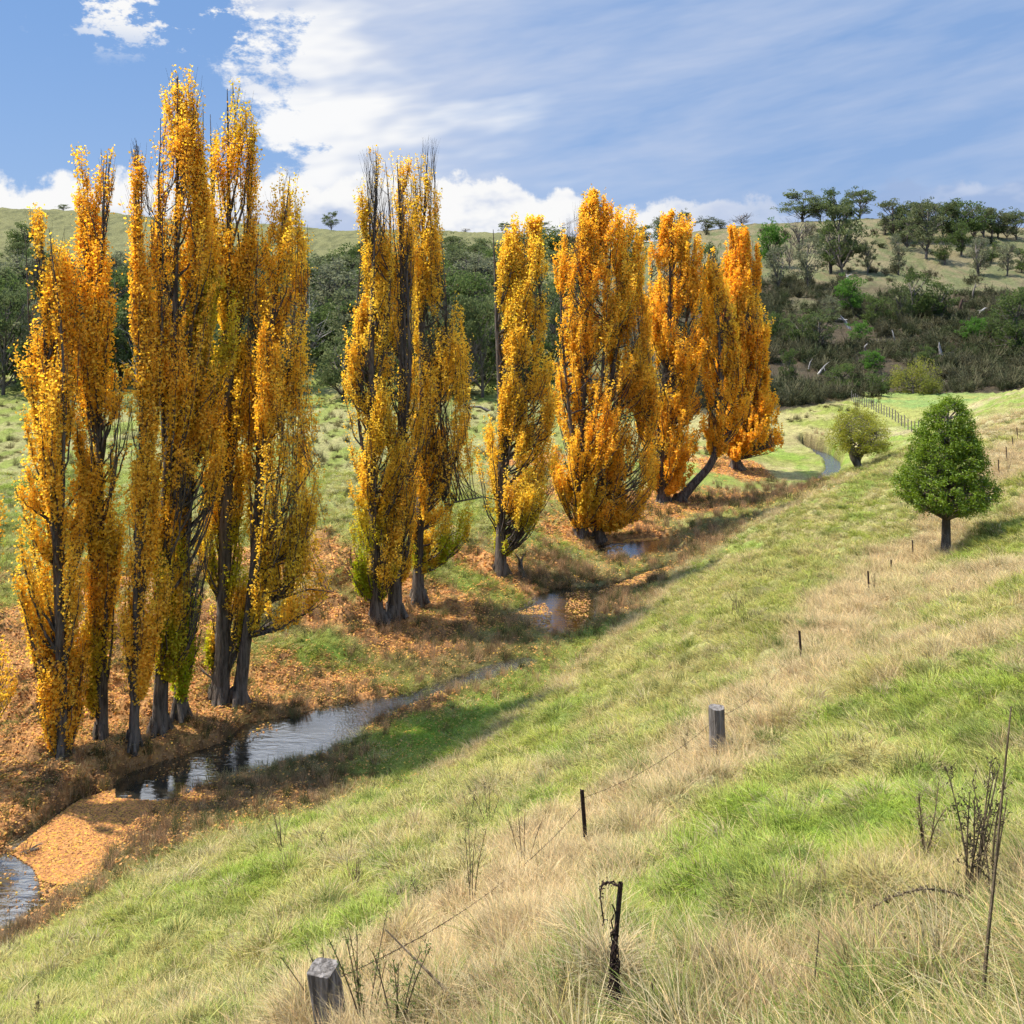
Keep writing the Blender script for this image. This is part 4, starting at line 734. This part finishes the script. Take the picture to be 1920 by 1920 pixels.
wpts = [tops[0]+np.array([.05, 0, -.1]), tops[1]+np.array([0, 0, -.1])]
tag(obj('barbed_wire', strand(wpts, .0028, sag=.10).mesh('barbed_wire', M_STEEL)), 'sagging rusty barbed wire running from the grey post towards the nearest steel picket', 'wire')
wb_ = W(1346, 1345, hit(1346, 1412)[1])
tag(obj('barbed_wire', strand([tops[1], wb_, tops[2]-np.array([0,0,.1])], .0022, sag=.10).mesh('barbed_wire', M_STEEL)), 'loose wire from the nearest steel picket past the thick dark post and up the slope', 'wire')
# paddock fence
def paddock_fence():
    A = hit(1597, 752); B = hit(1722, 812); root = empty('paddock_fence', tuple(A), 'thin post and wire fence along the left edge of the mown paddock', 'fence')
    n = 26; P = []
    for i in range(n):
        t = i/(n-1); x, y = A[:2]+(B[:2]-A[:2])*t; z = height(x, y)[0]; P.append(np.array([x, y, z])-A)
    me = MB(); me.tube(np.array([[[0, 0, -.3], [0, 0, .6], [0, 0, 1.15]]]), np.full((1, 3), .055), 6); pm = me.mesh('post', M_POST)
    for p in P: o = obj('post', pm, root); o.location = tuple(p)
    wm = MB()
    for hgt in (.35, .7, 1.05): wm.tube(np.array([[p+np.array([0, 0, hgt]) for p in P]]), np.full((1, n), .012), 3)
    obj('wire', wm.mesh('wire', M_STEEL), root)
paddock_fence()

# ---------------------------------------------------------------- weeds and stalks in the foreground
def weed(u, vt, vb, label, n=5, col=(c3(.07, .09, .03), c3(.14, .17, .05)), spread=.18, leaf=.02, group='tall weeds on the near slope', nl=70, d=None, wood=M_STALK):
    B = hit(u, vb); s = B[1]/F; h = (CH+(HZ-vt)*s)-B[2]; root = empty('weed', tuple(B), label, 'plant', group); st = MB(); P = []
    for k in range(n):
        e = np.array([rng.normal()*spread*h, rng.normal()*spread*h, h*rng.uniform(.7, 1) if k else h]); m = e*np.array([.35, .35, .5])+rng.normal(size=3)*.02; P.append(bez(np.array([[0, 0, -.05]])+rng.normal(size=(1, 3))*.015, m[None], e[None], 10)[0])
    P = np.array(P); st.tube(P, np.linspace(.007, .0022, 10)[None]*np.ones((n, 1)), 5)
    i = rng.integers(0, n, n*nl//5); t = rng.uniform(2, 9, len(i)); j = t.astype(int).clip(0, 8); a = P[i, j]+(P[i, j+1]-P[i, j])*(t-j)[:, None]
    dr = rng.normal(size=a.shape); dr[:, 2] = np.abs(dr[:, 2])+.6; dr /= np.linalg.norm(dr, axis=1, keepdims=True); b = a+dr*rng.uniform(.03, .09, (len(i), 1)); st.tube(np.stack([a, b], 1), np.full((len(i), 2), .0015), 3)
    obj('stem', st.mesh('stem', wood), root)
    ii = np.repeat(np.arange(len(a)), 6); C = a[ii]+(b-a)[ii]*rng.uniform(.2, 1.2, (len(ii), 1))+rng.normal(size=(len(ii), 3))*.008
    V, Q = leaves(C, leaf*rng.uniform(.6, 1.5, len(C)), .3, up=.8); cc = col[0]+(col[1]-col[0])*rng.random((len(C), 1)); obj('foliage', mesh_np('foliage', V, Q, M_LEAF, np.repeat(cc, 4, 0)), root)
DARK = (c3(.05, .045, .03), c3(.10, .08, .05)); GW = (c3(.09, .14, .04), c3(.18, .24, .07)); TAN = (c3(.22, .17, .09), c3(.36, .29, .16))
for a in [(690, 1730, 1960, 'tall green-leaved weed with brown stems right of the grey post', 6, GW), (742, 1755, 1960, 'twiggy green weed second right of the grey post', 5, GW), (622, 1738, 1930, 'slim green weed rising directly behind the grey post', 3, GW), (885, 1545, 1700, 'feathery pale green weed in the middle of the near slope', 4, GW), (917, 1462, 1560, 'knobbly dark seedhead weed above the feathery one', 4, DARK),
          (880, 1478, 1548, 'thin brown stalk beside the knobbly dark weed', 2, DARK), (984, 1500, 1640, 'tall straw-coloured weed left of the nearest steel picket', 4, TAN), (787, 1640, 1722, 'pair of bare dark stalks below the feathery weed', 2, DARK), (670, 1605, 1680, 'brown branching weed on the pale grass above the post', 6, TAN), (530, 1500, 1600, 'brown dry weed tuft at the edge of the leaf-strewn bank', 7, TAN), (597, 1560, 1600, 'small green spiky weed on the bank edge', 3, GW), (615, 1555, 1605, 'small dark spiky weed next to the green spiky one', 2, DARK),
          (1278, 1372, 1425, 'two black dead stalks left of the thick dark post', 2, DARK), (1290, 1380, 1425, 'short black dead stalk nearest the thick dark post', 1, DARK), (1383, 1100, 1155, 'brown dry weed on the middle slope', 6, TAN), (1372, 1120, 1155, 'small dark weed beside the brown dry one', 3, DARK), (1640, 1070, 1112, 'dry twiggy weed by the lowest picket near the tree', 5, DARK), (1890, 840, 890, 'dry brown weed beside the far four pickets', 5, TAN),
          (1820, 1425, 1690, 'clump of tall dark seed-stalks at right', 8, DARK), (1862, 1440, 1700, 'dark beaded stalk just right of the seed-stalk clump', 3, DARK), (1735, 1450, 1620, 'sparse grey weed left of the seed-stalk clump', 5, TAN), (20, 1690, 1790, 'dark upright reed stalk by the lowest pool', 3, DARK), (70, 1870, 1930, 'small dark stalk near the bottom left corner', 3, DARK)]:
    weed(a[0], a[1], a[2], a[3], a[4], a[5])
def stalk(pts, d0, label, r=.006, name='dead_stalk', mat=M_STALK, beads=0, d1=None):
    d1 = d1 or d0; n = 24; q = np.linspace(0, 1, len(pts)); t = np.linspace(0, 1, n); us = np.interp(t, q, [p[0] for p in pts]); vs = np.interp(t, q, [p[1] for p in pts])
    P = np.array([W(u, v, d0+(d1-d0)*tt) for u, v, tt in zip(us, vs, t)]); k = np.ones(3)/3
    for _ in range(2):
        for c in range(3): P[1:-1, c] = np.convolve(P[:, c], k, 'valid')
    B = P[0].copy(); g = height(B[0], B[1])[0]; P = P-B; P[0, 2] = min(0, g-B[2]-.05); mb = MB(); mb.tube(P[None], np.linspace(r, r*.35, n)[None], 6)
    if beads:
        i = rng.integers(3, n, beads); C = P[i]+rng.normal(size=(beads, 3))*.006; V, Q = leaves(C, .016, .6); mb.add(V, Q)
    return tag(obj(name, mb.mesh(name, mat), loc=tuple(B)), label, 'plant', 'dead stalks in the near grass')
def gd(u, v): return hit(u, v)[1]
stalk([(1838, 1925), (1852, 1760), (1865, 1640), (1880, 1480), (1896, 1325)], gd(1838, 1919), 'tallest thin dark stalk rising at the right edge', .009)
stalk([(1518, 1925), (1526, 1850), (1536, 1745)], gd(1518, 1919), 'short straight black stalk at bottom right centre', .007)
stalk([(1232, 1925), (1226, 1870), (1222, 1840), (1232, 1832)], gd(1232, 1919), 'curved black stalk tip at the bottom edge', .007)
stalk([(1640, 1925), (1615, 1890), (1590, 1845)], gd(1640, 1919), 'slanting brown stalk right of the short straight one', .006)
stalk([(1880, 1712), (1830, 1690), (1770, 1668), (1720, 1666), (1672, 1682), (1640, 1698)], gd(1880, 1712)*.97, 'arching dead bramble stem with withered leaves at right', .006, beads=200)
stalk([(884, 1910), (830, 1850), (775, 1795), (722, 1742)], gd(884, 1910), 'long bare stick leaning left in front of the barbed wire', .011, d1=gd(884, 1910)*1.05)
def vine_picket():
    B = hit(1152, 1925); s = B[1]/F; h = CH+(HZ-1655)*s-B[2]; root = empty('vine_covered_picket', tuple(B), 'thin picket wrapped in dead black vine with a hooked top, bottom centre', 'fence post')
    mb = MB(); mb.tube(np.array([[[0, 0, -.2], [.0, 0, h*.5], [.03, 0, h]]]), np.full((1, 3), .012), 6); obj('stake', mb.mesh('stake', M_STEEL), root)
    P = []
    for k in range(16):
        t = np.linspace(0, 1, 20); a = t*rng.uniform(4, 12)+rng.uniform(0, 6); top = h*rng.uniform(.4, .95); P.append(np.stack([np.cos(a)*.025*(1.4-t)+rng.normal(size=20)*.006, np.sin(a)*.025+rng.normal(size=20)*.006, t*top], 1))
    t = np.linspace(0, 1, 20)
    for k in range(4): P.append(np.stack([.03-.07*np.sin(t*math.pi*.8)-.04*t, rng.normal(size=20)*.006, h+.03*np.sin(t*math.pi)-.16*t**3-.02+rng.normal(size=20)*.005], 1))
    m2 = MB(); m2.tube(np.array(P), np.full((len(P), 20), .0035), 4); C = np.array(P)[:, 2:].reshape(-1, 3); C = C[rng.integers(0, len(C), 260)]+rng.normal(size=(260, 3))*.01; V, Q = leaves(C, .014, .5); m2.add(V, Q); obj('vine', m2.mesh('vine', M_STEEL), root)
vine_picket()

# ---------------------------------------------------------------- grass, reeds, fallen leaves (uncountable)
PA0, PA1 = pa[0], pa[1]
def blade_mesh(seed, n, rad, h, w, lean, curve=.5, heads=False, var=.3, segs=3):
    r = np.random.default_rng(seed); a = r.uniform(0, 6.283, n); rr = rad*np.sqrt(r.random(n)); base = np.stack([rr*np.cos(a), rr*np.sin(a), np.full(n, -.02)], 1)
    hh = h*(1-var+2*var*r.random(n))*(1-.35*(rr/rad)); out = np.stack([np.cos(a), np.sin(a)], 1)*(lean*r.random((n, 1)))+r.normal(size=(n, 2))*.18+np.array([.12, -.04])
    V = []; side = np.stack([-np.sin(a+r.normal(size=n)), np.cos(a+r.normal(size=n)), np.zeros(n)], 1)
    side /= np.linalg.norm(side, axis=1, keepdims=True)
    t = np.linspace(0, 1, segs+1)
    for k, tt in enumerate(t):
        c = base.copy(); c[:, :2] += out*hh[:, None]*(tt**(1+curve)); c[:, 2] += hh*(tt-.28*lean*tt**2.2)
        ww = w*(1-tt**1.6)*.5+(0 if k < segs else .0002)
        V += [c-side*ww, c+side*ww]
    V = np.stack(V, 1).reshape(-1, 3); m = 2*(segs+1); i = np.arange(n)[:, None]*m; Q = np.concatenate([np.concatenate([i+2*k, i+2*k+1, i+2*k+3, i+2*k+2], 1) for k in range(segs)])
    tn = np.repeat(r.uniform(.6, 1.35, n), m)[:, None]*np.ones((1, 3)); dry = np.repeat(r.random(n) < .28, m)
    tn = np.where(dry[:, None], tn*np.array([1.35, 1.18, 1.05]), tn)
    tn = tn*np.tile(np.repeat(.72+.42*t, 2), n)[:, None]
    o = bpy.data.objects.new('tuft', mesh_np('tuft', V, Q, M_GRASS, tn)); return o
def scatter(name, protos, X, Y, tint, scale, seed, label_kind='stuff', sz=None, cat=None):
    col = bpy.data.collections.new(name+'_kinds')
    for p in protos: col.objects.link(p)
    nearpost = (np.hypot(X-PA0, Y-PA1) < .22)|((np.abs(X-PA0+.02) < .16)&(Y < PA1)&(Y > PA1-.7))
    X, Y, tint, scale = X[~nearpost], Y[~nearpost], tint[~nearpost], scale[~nearpost]; sz = sz[~nearpost] if sz is not None else None
    Z = height(X, Y); n = len(X); r = np.random.default_rng(seed); me = bpy.data.meshes.new(name); me.vertices.add(n); me.vertices.foreach_set('co', np.stack([X, Y, Z], 1).astype(np.float32).ravel())
    c = np.ones((n, 4), np.float32); c[:, :3] = tint; at = me.attributes.new('tint', 'FLOAT_COLOR', 'POINT'); at.data.foreach_set('color', c.ravel())
    at = me.attributes.new('size', 'FLOAT_VECTOR', 'POINT'); s = np.stack([scale, scale, scale*(sz if sz is not None else 1)], 1).astype(np.float32); at.data.foreach_set('vector', s.ravel())
    at = me.attributes.new('turn', 'FLOAT_VECTOR', 'POINT'); tv = np.stack([r.normal(size=n)*.1, r.normal(size=n)*.1, r.uniform(-.9, .9, n)+(r.random(n) < .4)*3.1], 1).astype(np.float32); at.data.foreach_set('vector', tv.ravel())
    at = me.attributes.new('pick', 'INT', 'POINT'); at.data.foreach_set('value', r.integers(0, len(protos), n).astype(np.int32)); me.update()
    o = obj(name, me); g = bpy.data.node_groups.new(name, 'GeometryNodeTree'); g.interface.new_socket('Geometry', in_out='INPUT', socket_type='NodeSocketGeometry'); g.interface.new_socket('Geometry', in_out='OUTPUT', socket_type='NodeSocketGeometry')
    N = g.nodes; L = g.links; gi = N.new('NodeGroupInput'); go = N.new('NodeGroupOutput'); mp = N.new('GeometryNodeMeshToPoints'); L.new(gi.outputs[0], mp.inputs[0]); ci = N.new('GeometryNodeCollectionInfo'); ci.inputs[0].default_value = col; ci.inputs[1].default_value = True; ci.inputs[2].default_value = True
    ip = N.new('GeometryNodeInstanceOnPoints'); L.new(mp.outputs[0], ip.inputs['Points']); L.new(ci.outputs[0], ip.inputs['Instance']); ip.inputs['Pick Instance'].default_value = True
    def attr(nm, ty):
        a = N.new('GeometryNodeInputNamedAttribute'); a.data_type = ty; a.inputs[0].default_value = nm; return a.outputs[0]
    L.new(attr('pick', 'INT'), ip.inputs['Instance Index']); L.new(attr('size', 'FLOAT_VECTOR'), ip.inputs['Scale'])
    er = N.new('FunctionNodeEulerToRotation'); L.new(attr('turn', 'FLOAT_VECTOR'), er.inputs[0]); L.new(er.outputs[0], ip.inputs['Rotation']); L.new(ip.outputs[0], go.inputs[0])
    md = o.modifiers.new('spread', 'NODES'); md.node_group = g; tag(o, kind=label_kind); return o
def fan(n, d0, d1, pw, umin=-500, umax=2420):
    """random ground positions between two distances, thinning with distance"""
    t = rng.random(n); d = (d0**pw+(d1**pw-d0**pw)*t)**(1/pw); u = rng.uniform(umin, umax, n); return (u-960)/F*d, d
GC = dict(g=c3(.36, .41, .075), lush=c3(.27, .42, .055), straw=c3(.66, .51, .28), rush=c3(.30, .20, .11), drk=c3(.07, .085, .03))
def tint_of(X, Y, Z):
    lit, lush, straw, rush, right, sd, n, n2 = zones(X, Y, Z); k = len(X)
    def lerp(a, b, t): return a+(b-a)*t[:, None]
    c = lerp(GC['g'][None]*np.ones((k, 1)), c3(.52, .47, .16), sstep(fbm(X*.9, Y*.9, 91, 3)+.1*rng.normal(size=k), .4, .62))
    c = lerp(c, GC['lush'], lush*.85); c = lerp(c, GC['straw'], np.clip(straw+(rng.random(k)-.5)*.4*(straw > .15), 0, 1)); c = lerp(c, GC['rush'], rush)
    c = lerp(c, c3(.17, .19, .06), right*sstep(fbm(X*2.3, Y*2.3, 93, 2), .58, .72)*.7)
    c = lerp(c, GC['drk'], (1-right)*sstep(lit, .3, .8)*.5); c = lerp(c, c3(.50, .40, .21), (rng.random(k) < .14)*.8)
    return c*(.80-.14*sstep(Y, 9, 4))[:, None]*rng.uniform(.7, 1.25, (k, 1)), (lit, lush, straw, rush, right, sd, n, n2)
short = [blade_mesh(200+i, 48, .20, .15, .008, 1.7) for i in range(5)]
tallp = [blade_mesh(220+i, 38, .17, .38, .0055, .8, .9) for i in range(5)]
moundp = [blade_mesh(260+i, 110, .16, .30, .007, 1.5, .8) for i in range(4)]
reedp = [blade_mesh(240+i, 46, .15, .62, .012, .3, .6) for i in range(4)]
def do_grass():
    # near and middle slope
    X, Y = fan(112000, 1.6, 72, .42); Z = height(X, Y); t, zz = tint_of(X, Y, Z); lit, lush, straw, rush, right, sd, n, n2 = zz
    keep = (sd > .1)&((right > .4)|(lit < .45)|(rng.random(len(X)) < .15)); clump = fbm(X*1.6, Y*1.6, 95, 3)
    sc = np.clip(Y/9, .55, 4.2)**.62*rng.uniform(.7, 1.35, len(X))*(.75+.7*clump); sz = .75+.7*sstep(clump, .5, .75)
    k = keep; scatter('grass', short, X[k], Y[k], t[k], sc[k]*.78, 1, sz=sz[k]*np.where(Y[k] < 20, 1, .8))
    # straw and tall tufts
    X, Y = fan(74000, 1.8, 75, .42); Z = height(X, Y); t, zz = tint_of(X, Y, Z); lit, lush, straw, rush, right, sd, n, n2 = zz
    for u_, v_, m_ in [(975, 1745, 160), (1010, 1790, 120), (940, 1770, 60), (1450, 1350, 60), (1700, 1250, 50), (820, 1900, 80)]:
        b_ = hit(u_, v_); j_ = rng.integers(0, len(X), m_); X[j_] = b_[0]+rng.normal(size=m_)*.30; Y[j_] = b_[1]+rng.normal(size=m_)*.30; straw[j_] = 1.5; right[j_] = 1
    k = (right > .4)&(rng.random(len(X)) < np.clip(straw*1.2-.12, .0, 1)*np.where(Y < 5.5, .55, 1)) 
    sc = np.clip(Y/9, .7, 4)**.45*rng.uniform(.6, 1.25, len(X))
    tt = (.80-.16*sstep(Y, 9, 4))[:, None]*GC['straw']*rng.uniform(.75, 1.3, (len(X), 1))*np.where(rng.random((len(X), 1)) < .2, c3(.85, .95, .7)[None], c3(1, 1, 1)[None])
    scatter('dry_grass', tallp, X[k], Y[k], tt[k], sc[k]*.9, 2, sz=.9*np.ones(k.sum()))
    X, Y = fan(9000, 2.2, 70, .5); Z = height(X, Y); t, zz = tint_of(X, Y, Z); lit, lush, straw, rush, right, sd, n, n2 = zz
    k = (right > .5)&(fbm(X*.9, Y*.9, 97, 3) > .5); pick = rng.random(len(X)); tt = np.where((pick < .45)[:, None], c3(.15, .20, .05)[None], np.where((pick < .75)[:, None], c3(.40, .34, .19)[None], t))*rng.uniform(.8, 1.2, (len(X), 1))
    scatter('grass_tussocks', moundp, X[k], Y[k], tt[k], (rng.uniform(.6, 1.3, len(X))*np.clip(Y/12, .7, 2)**.5)[k], 8)
    # reeds and rushes by the creek
    X, Y = fan(42000, 15, 98, .6, -400, 1700); Z = height(X, Y); t, zz = tint_of(X, Y, Z); lit, lush, straw, rush, right, sd, n, n2 = zz
    for u_, v_, m_ in [(155, 1466, 26), (220, 1456, 16), (60, 1560, 14), (1160, 1050, 24), (1060, 1070, 40), (1000, 1085, 40), (560, 1335, 16), (100, 1700, 12), (1150, 1120, 30), (1230, 1090, 24), (300, 1555, 18), (20, 1775, 16)]:
        b_ = hit(u_, v_); j_ = rng.integers(0, len(X), m_); sg = .28 if m_ < 30 else .7; X[j_] = b_[0]+rng.normal(size=m_)*sg; Y[j_] = b_[1]+rng.normal(size=m_)*sg; rush[j_] = 3; right[j_] = 0; sd[j_] = 1
    tt = .9*GC['rush']*rng.uniform(.6, 1.7, (len(X), 1)); tt = np.where(rng.random((len(X), 1)) < .3, c3(.12, .13, .05)[None]*rng.uniform(.7, 1.2, (len(X), 1)), tt)
    k = (right < .5)&(sd > .05)&(rng.random(len(X)) < rush*.65)
    scatter('reeds', reedp, X[k], Y[k], tt[k], (np.clip(Y/30, .8, 2.2)**.6*rng.uniform(.5, 1.1, len(X)))[k], 3)
    # rough tussocks on the leaf-strewn bank and the far field
    X, Y = fan(26000, 22, 130, .7, -400, 1650); Z = height(X, Y); t, zz = tint_of(X, Y, Z); lit, lush, straw, rush, right, sd, n, n2 = zz
    cl = fbm(X*.5, Y*.5, 99, 3); k = (right < .3)&(sd > .3)&(cl > np.where(Y < 62, .50, .57))&(rng.random(len(X)) < .6)
    tt = lerp_c(c3(.06, .065, .025), c3(.17, .14, .06), rng.random(len(X))); scatter('tussocks', reedp[:2]+moundp+short[:1], X[k], Y[k], tt[k], (rng.uniform(.5, .95, len(X))*np.clip(Y/35, .8, 2))[k], 4)
def lerp_c(a, b, t): return a+(b-a)*t[:, None]
do_grass()

def fallen_leaves():
    C, cols = [], []
    X, Y = fan(420000, 17, 92, .6, -420, 1640); Z = height(X, Y); lit, lush, straw, rush, right, sd, n, n2 = zones(X, Y, Z)
    foot = sstep(pdist(X, Y, EDGE), 3.5, .2)*(Y < 62)
    p = np.clip(sstep(lit, .05, .7)+.34*(1-right)*(rng.random(len(X)) < .6+.4*n)*(Y < 62)*(sd < 7)+.015*right*foot, 0, 1); k = (rng.random(len(X)) < p)&(sd > -.02)&((right < .5)|(foot > 0)); C.append(np.stack([X, Y, Z+.025+.05*rng.random(len(X))*(rush < .3)+.12*rng.random(len(X))*(rush > .3)], 1)[k])
    # floating mats
    mats = [([(20, 1600), (100, 1535), (150, 1500), (215, 1480), (215, 1498), (290, 1502), (332, 1500), (258, 1546), (218, 1594), (178, 1652), (110, 1660), (75, 1650), (60, 1625)], 15000, .97), ([(60, 1620), (165, 1640), (150, 1700), (85, 1690)], 900, 1), ([(1120, 1110), (1215, 1072), (1262, 1060), (1240, 1085), (1150, 1112)], 3600, 1), ([(965, 1150), (1020, 1130), (1035, 1150), (1030, 1187), (990, 1170)], 750, 1), ([(1060, 1110), (1110, 1108), (1100, 1170), (1060, 1185)], 420, 1), ([(1120, 1030), (1170, 1020), (1160, 1048), (1130, 1048)], 350, 1), ([(300, 1440), (440, 1392), (500, 1352), (520, 1370), (420, 1420), (300, 1470), (230, 1500)], 420, 1), ([(1130, 1014), (1235, 1008), (1235, 1013), (1150, 1019)], 900, 1), ([(0, 1630), (80, 1640), (80, 1700), (0, 1740)], 60, 1)]
    for poly, num, _ in mats:
        P = np.array([floor_pt(u, v) for u, v in poly]); x = rng.uniform(P[:, 0].min(), P[:, 0].max(), num*2); y = rng.uniform(P[:, 1].min(), P[:, 1].max(), num*2); ins = np.zeros(len(x), bool)
        for (x1, y1), (x2, y2) in zip(P, np.roll(P, -1, 0)): ins ^= ((y1 > y) != (y2 > y)) & (x < (x2-x1)*(y-y1)/(y2-y1+1e-12)+x1)
        cl = fbm(x*1.5, y*3, 77, 3)+.15*rng.normal(size=len(x)) if num < 5000 else np.ones(len(x)); ins &= cl > .42
        C.append(np.stack([x, y, .012+.02*rng.random(len(x))], 1)[ins])
    C = np.concatenate(C); N = len(C); a = rng.uniform(0, 6.283, N); s = .10*rng.uniform(.6, 1.2, N)*np.clip(C[:, 1]/38, .85, 1.8)
    d = np.stack([np.cos(a), np.sin(a), rng.normal(size=N)*.25], 1); e = np.stack([-np.sin(a), np.cos(a), rng.normal(size=N)*.25], 1); fl = (C[:, 2] < .04)[:, None]; d = np.where(fl, d*np.array([1, 1, .04]), d); e = np.where(fl, e*np.array([1, 1, .04]), e)
    V = np.stack([C-d*s[:, None]*.5, C+e*s[:, None]*.4, C+d*s[:, None]*.5, C-e*s[:, None]*.4], 1).reshape(-1, 3)
    t = rng.random((N, 1)); col = np.where(t < .6, c3(.70, .37, .14)[None], np.where(t < .8, c3(.78, .50, .11)[None], c3(.40, .20, .09)[None]))*rng.uniform(.7, 1.25, (N, 1))
    o = obj('fallen_leaves', mesh_np('fallen_leaves', V, np.arange(4*N).reshape(-1, 4), M_LEAF, np.repeat(col, 4, 0))); tag(o, kind='stuff'); print('leaves', N)
fallen_leaves()

def hillside_scrub():
    protos = []
    for i in range(3):
        r = np.random.default_rng(300+i); C = []
        for q in range(9):
            c = r.normal(size=3)*np.array([.26, .26, .14])+np.array([0, 0, .30]); m = 60; v = r.normal(size=(m, 3)); C.append(c+v*np.array([.10, .10, .11])*r.uniform(.6, 1.3))
        C = np.concatenate(C); m = len(C)
        V, Q = leaves(C, .085*r.uniform(.6, 1.3, m), .5, up=.6); nq = 30; a = np.repeat(np.array([[0, 0, -.05]]), nq, 0)+r.normal(size=(nq, 3))*.04; e = r.normal(size=(nq, 3))*np.array([.3, .3, .15])+np.array([0, 0, .5]); TV, TQ = tubes(np.stack([a, (a+e)/2+r.normal(size=a.shape)*.03, e], 1), np.full((nq, 3), .009), 3)
        tone_ = np.concatenate([np.repeat(r.uniform(.6, 1.4, (m, 1))*np.ones((1, 3)), 4, 0), np.full((len(TV), 3), 2.2)]); protos.append(bpy.data.objects.new('scrub_kind', mesh_np('scrub_kind', np.concatenate([V, TV]), np.concatenate([Q, TQ+len(V)]), M_GRASS, tone_)))
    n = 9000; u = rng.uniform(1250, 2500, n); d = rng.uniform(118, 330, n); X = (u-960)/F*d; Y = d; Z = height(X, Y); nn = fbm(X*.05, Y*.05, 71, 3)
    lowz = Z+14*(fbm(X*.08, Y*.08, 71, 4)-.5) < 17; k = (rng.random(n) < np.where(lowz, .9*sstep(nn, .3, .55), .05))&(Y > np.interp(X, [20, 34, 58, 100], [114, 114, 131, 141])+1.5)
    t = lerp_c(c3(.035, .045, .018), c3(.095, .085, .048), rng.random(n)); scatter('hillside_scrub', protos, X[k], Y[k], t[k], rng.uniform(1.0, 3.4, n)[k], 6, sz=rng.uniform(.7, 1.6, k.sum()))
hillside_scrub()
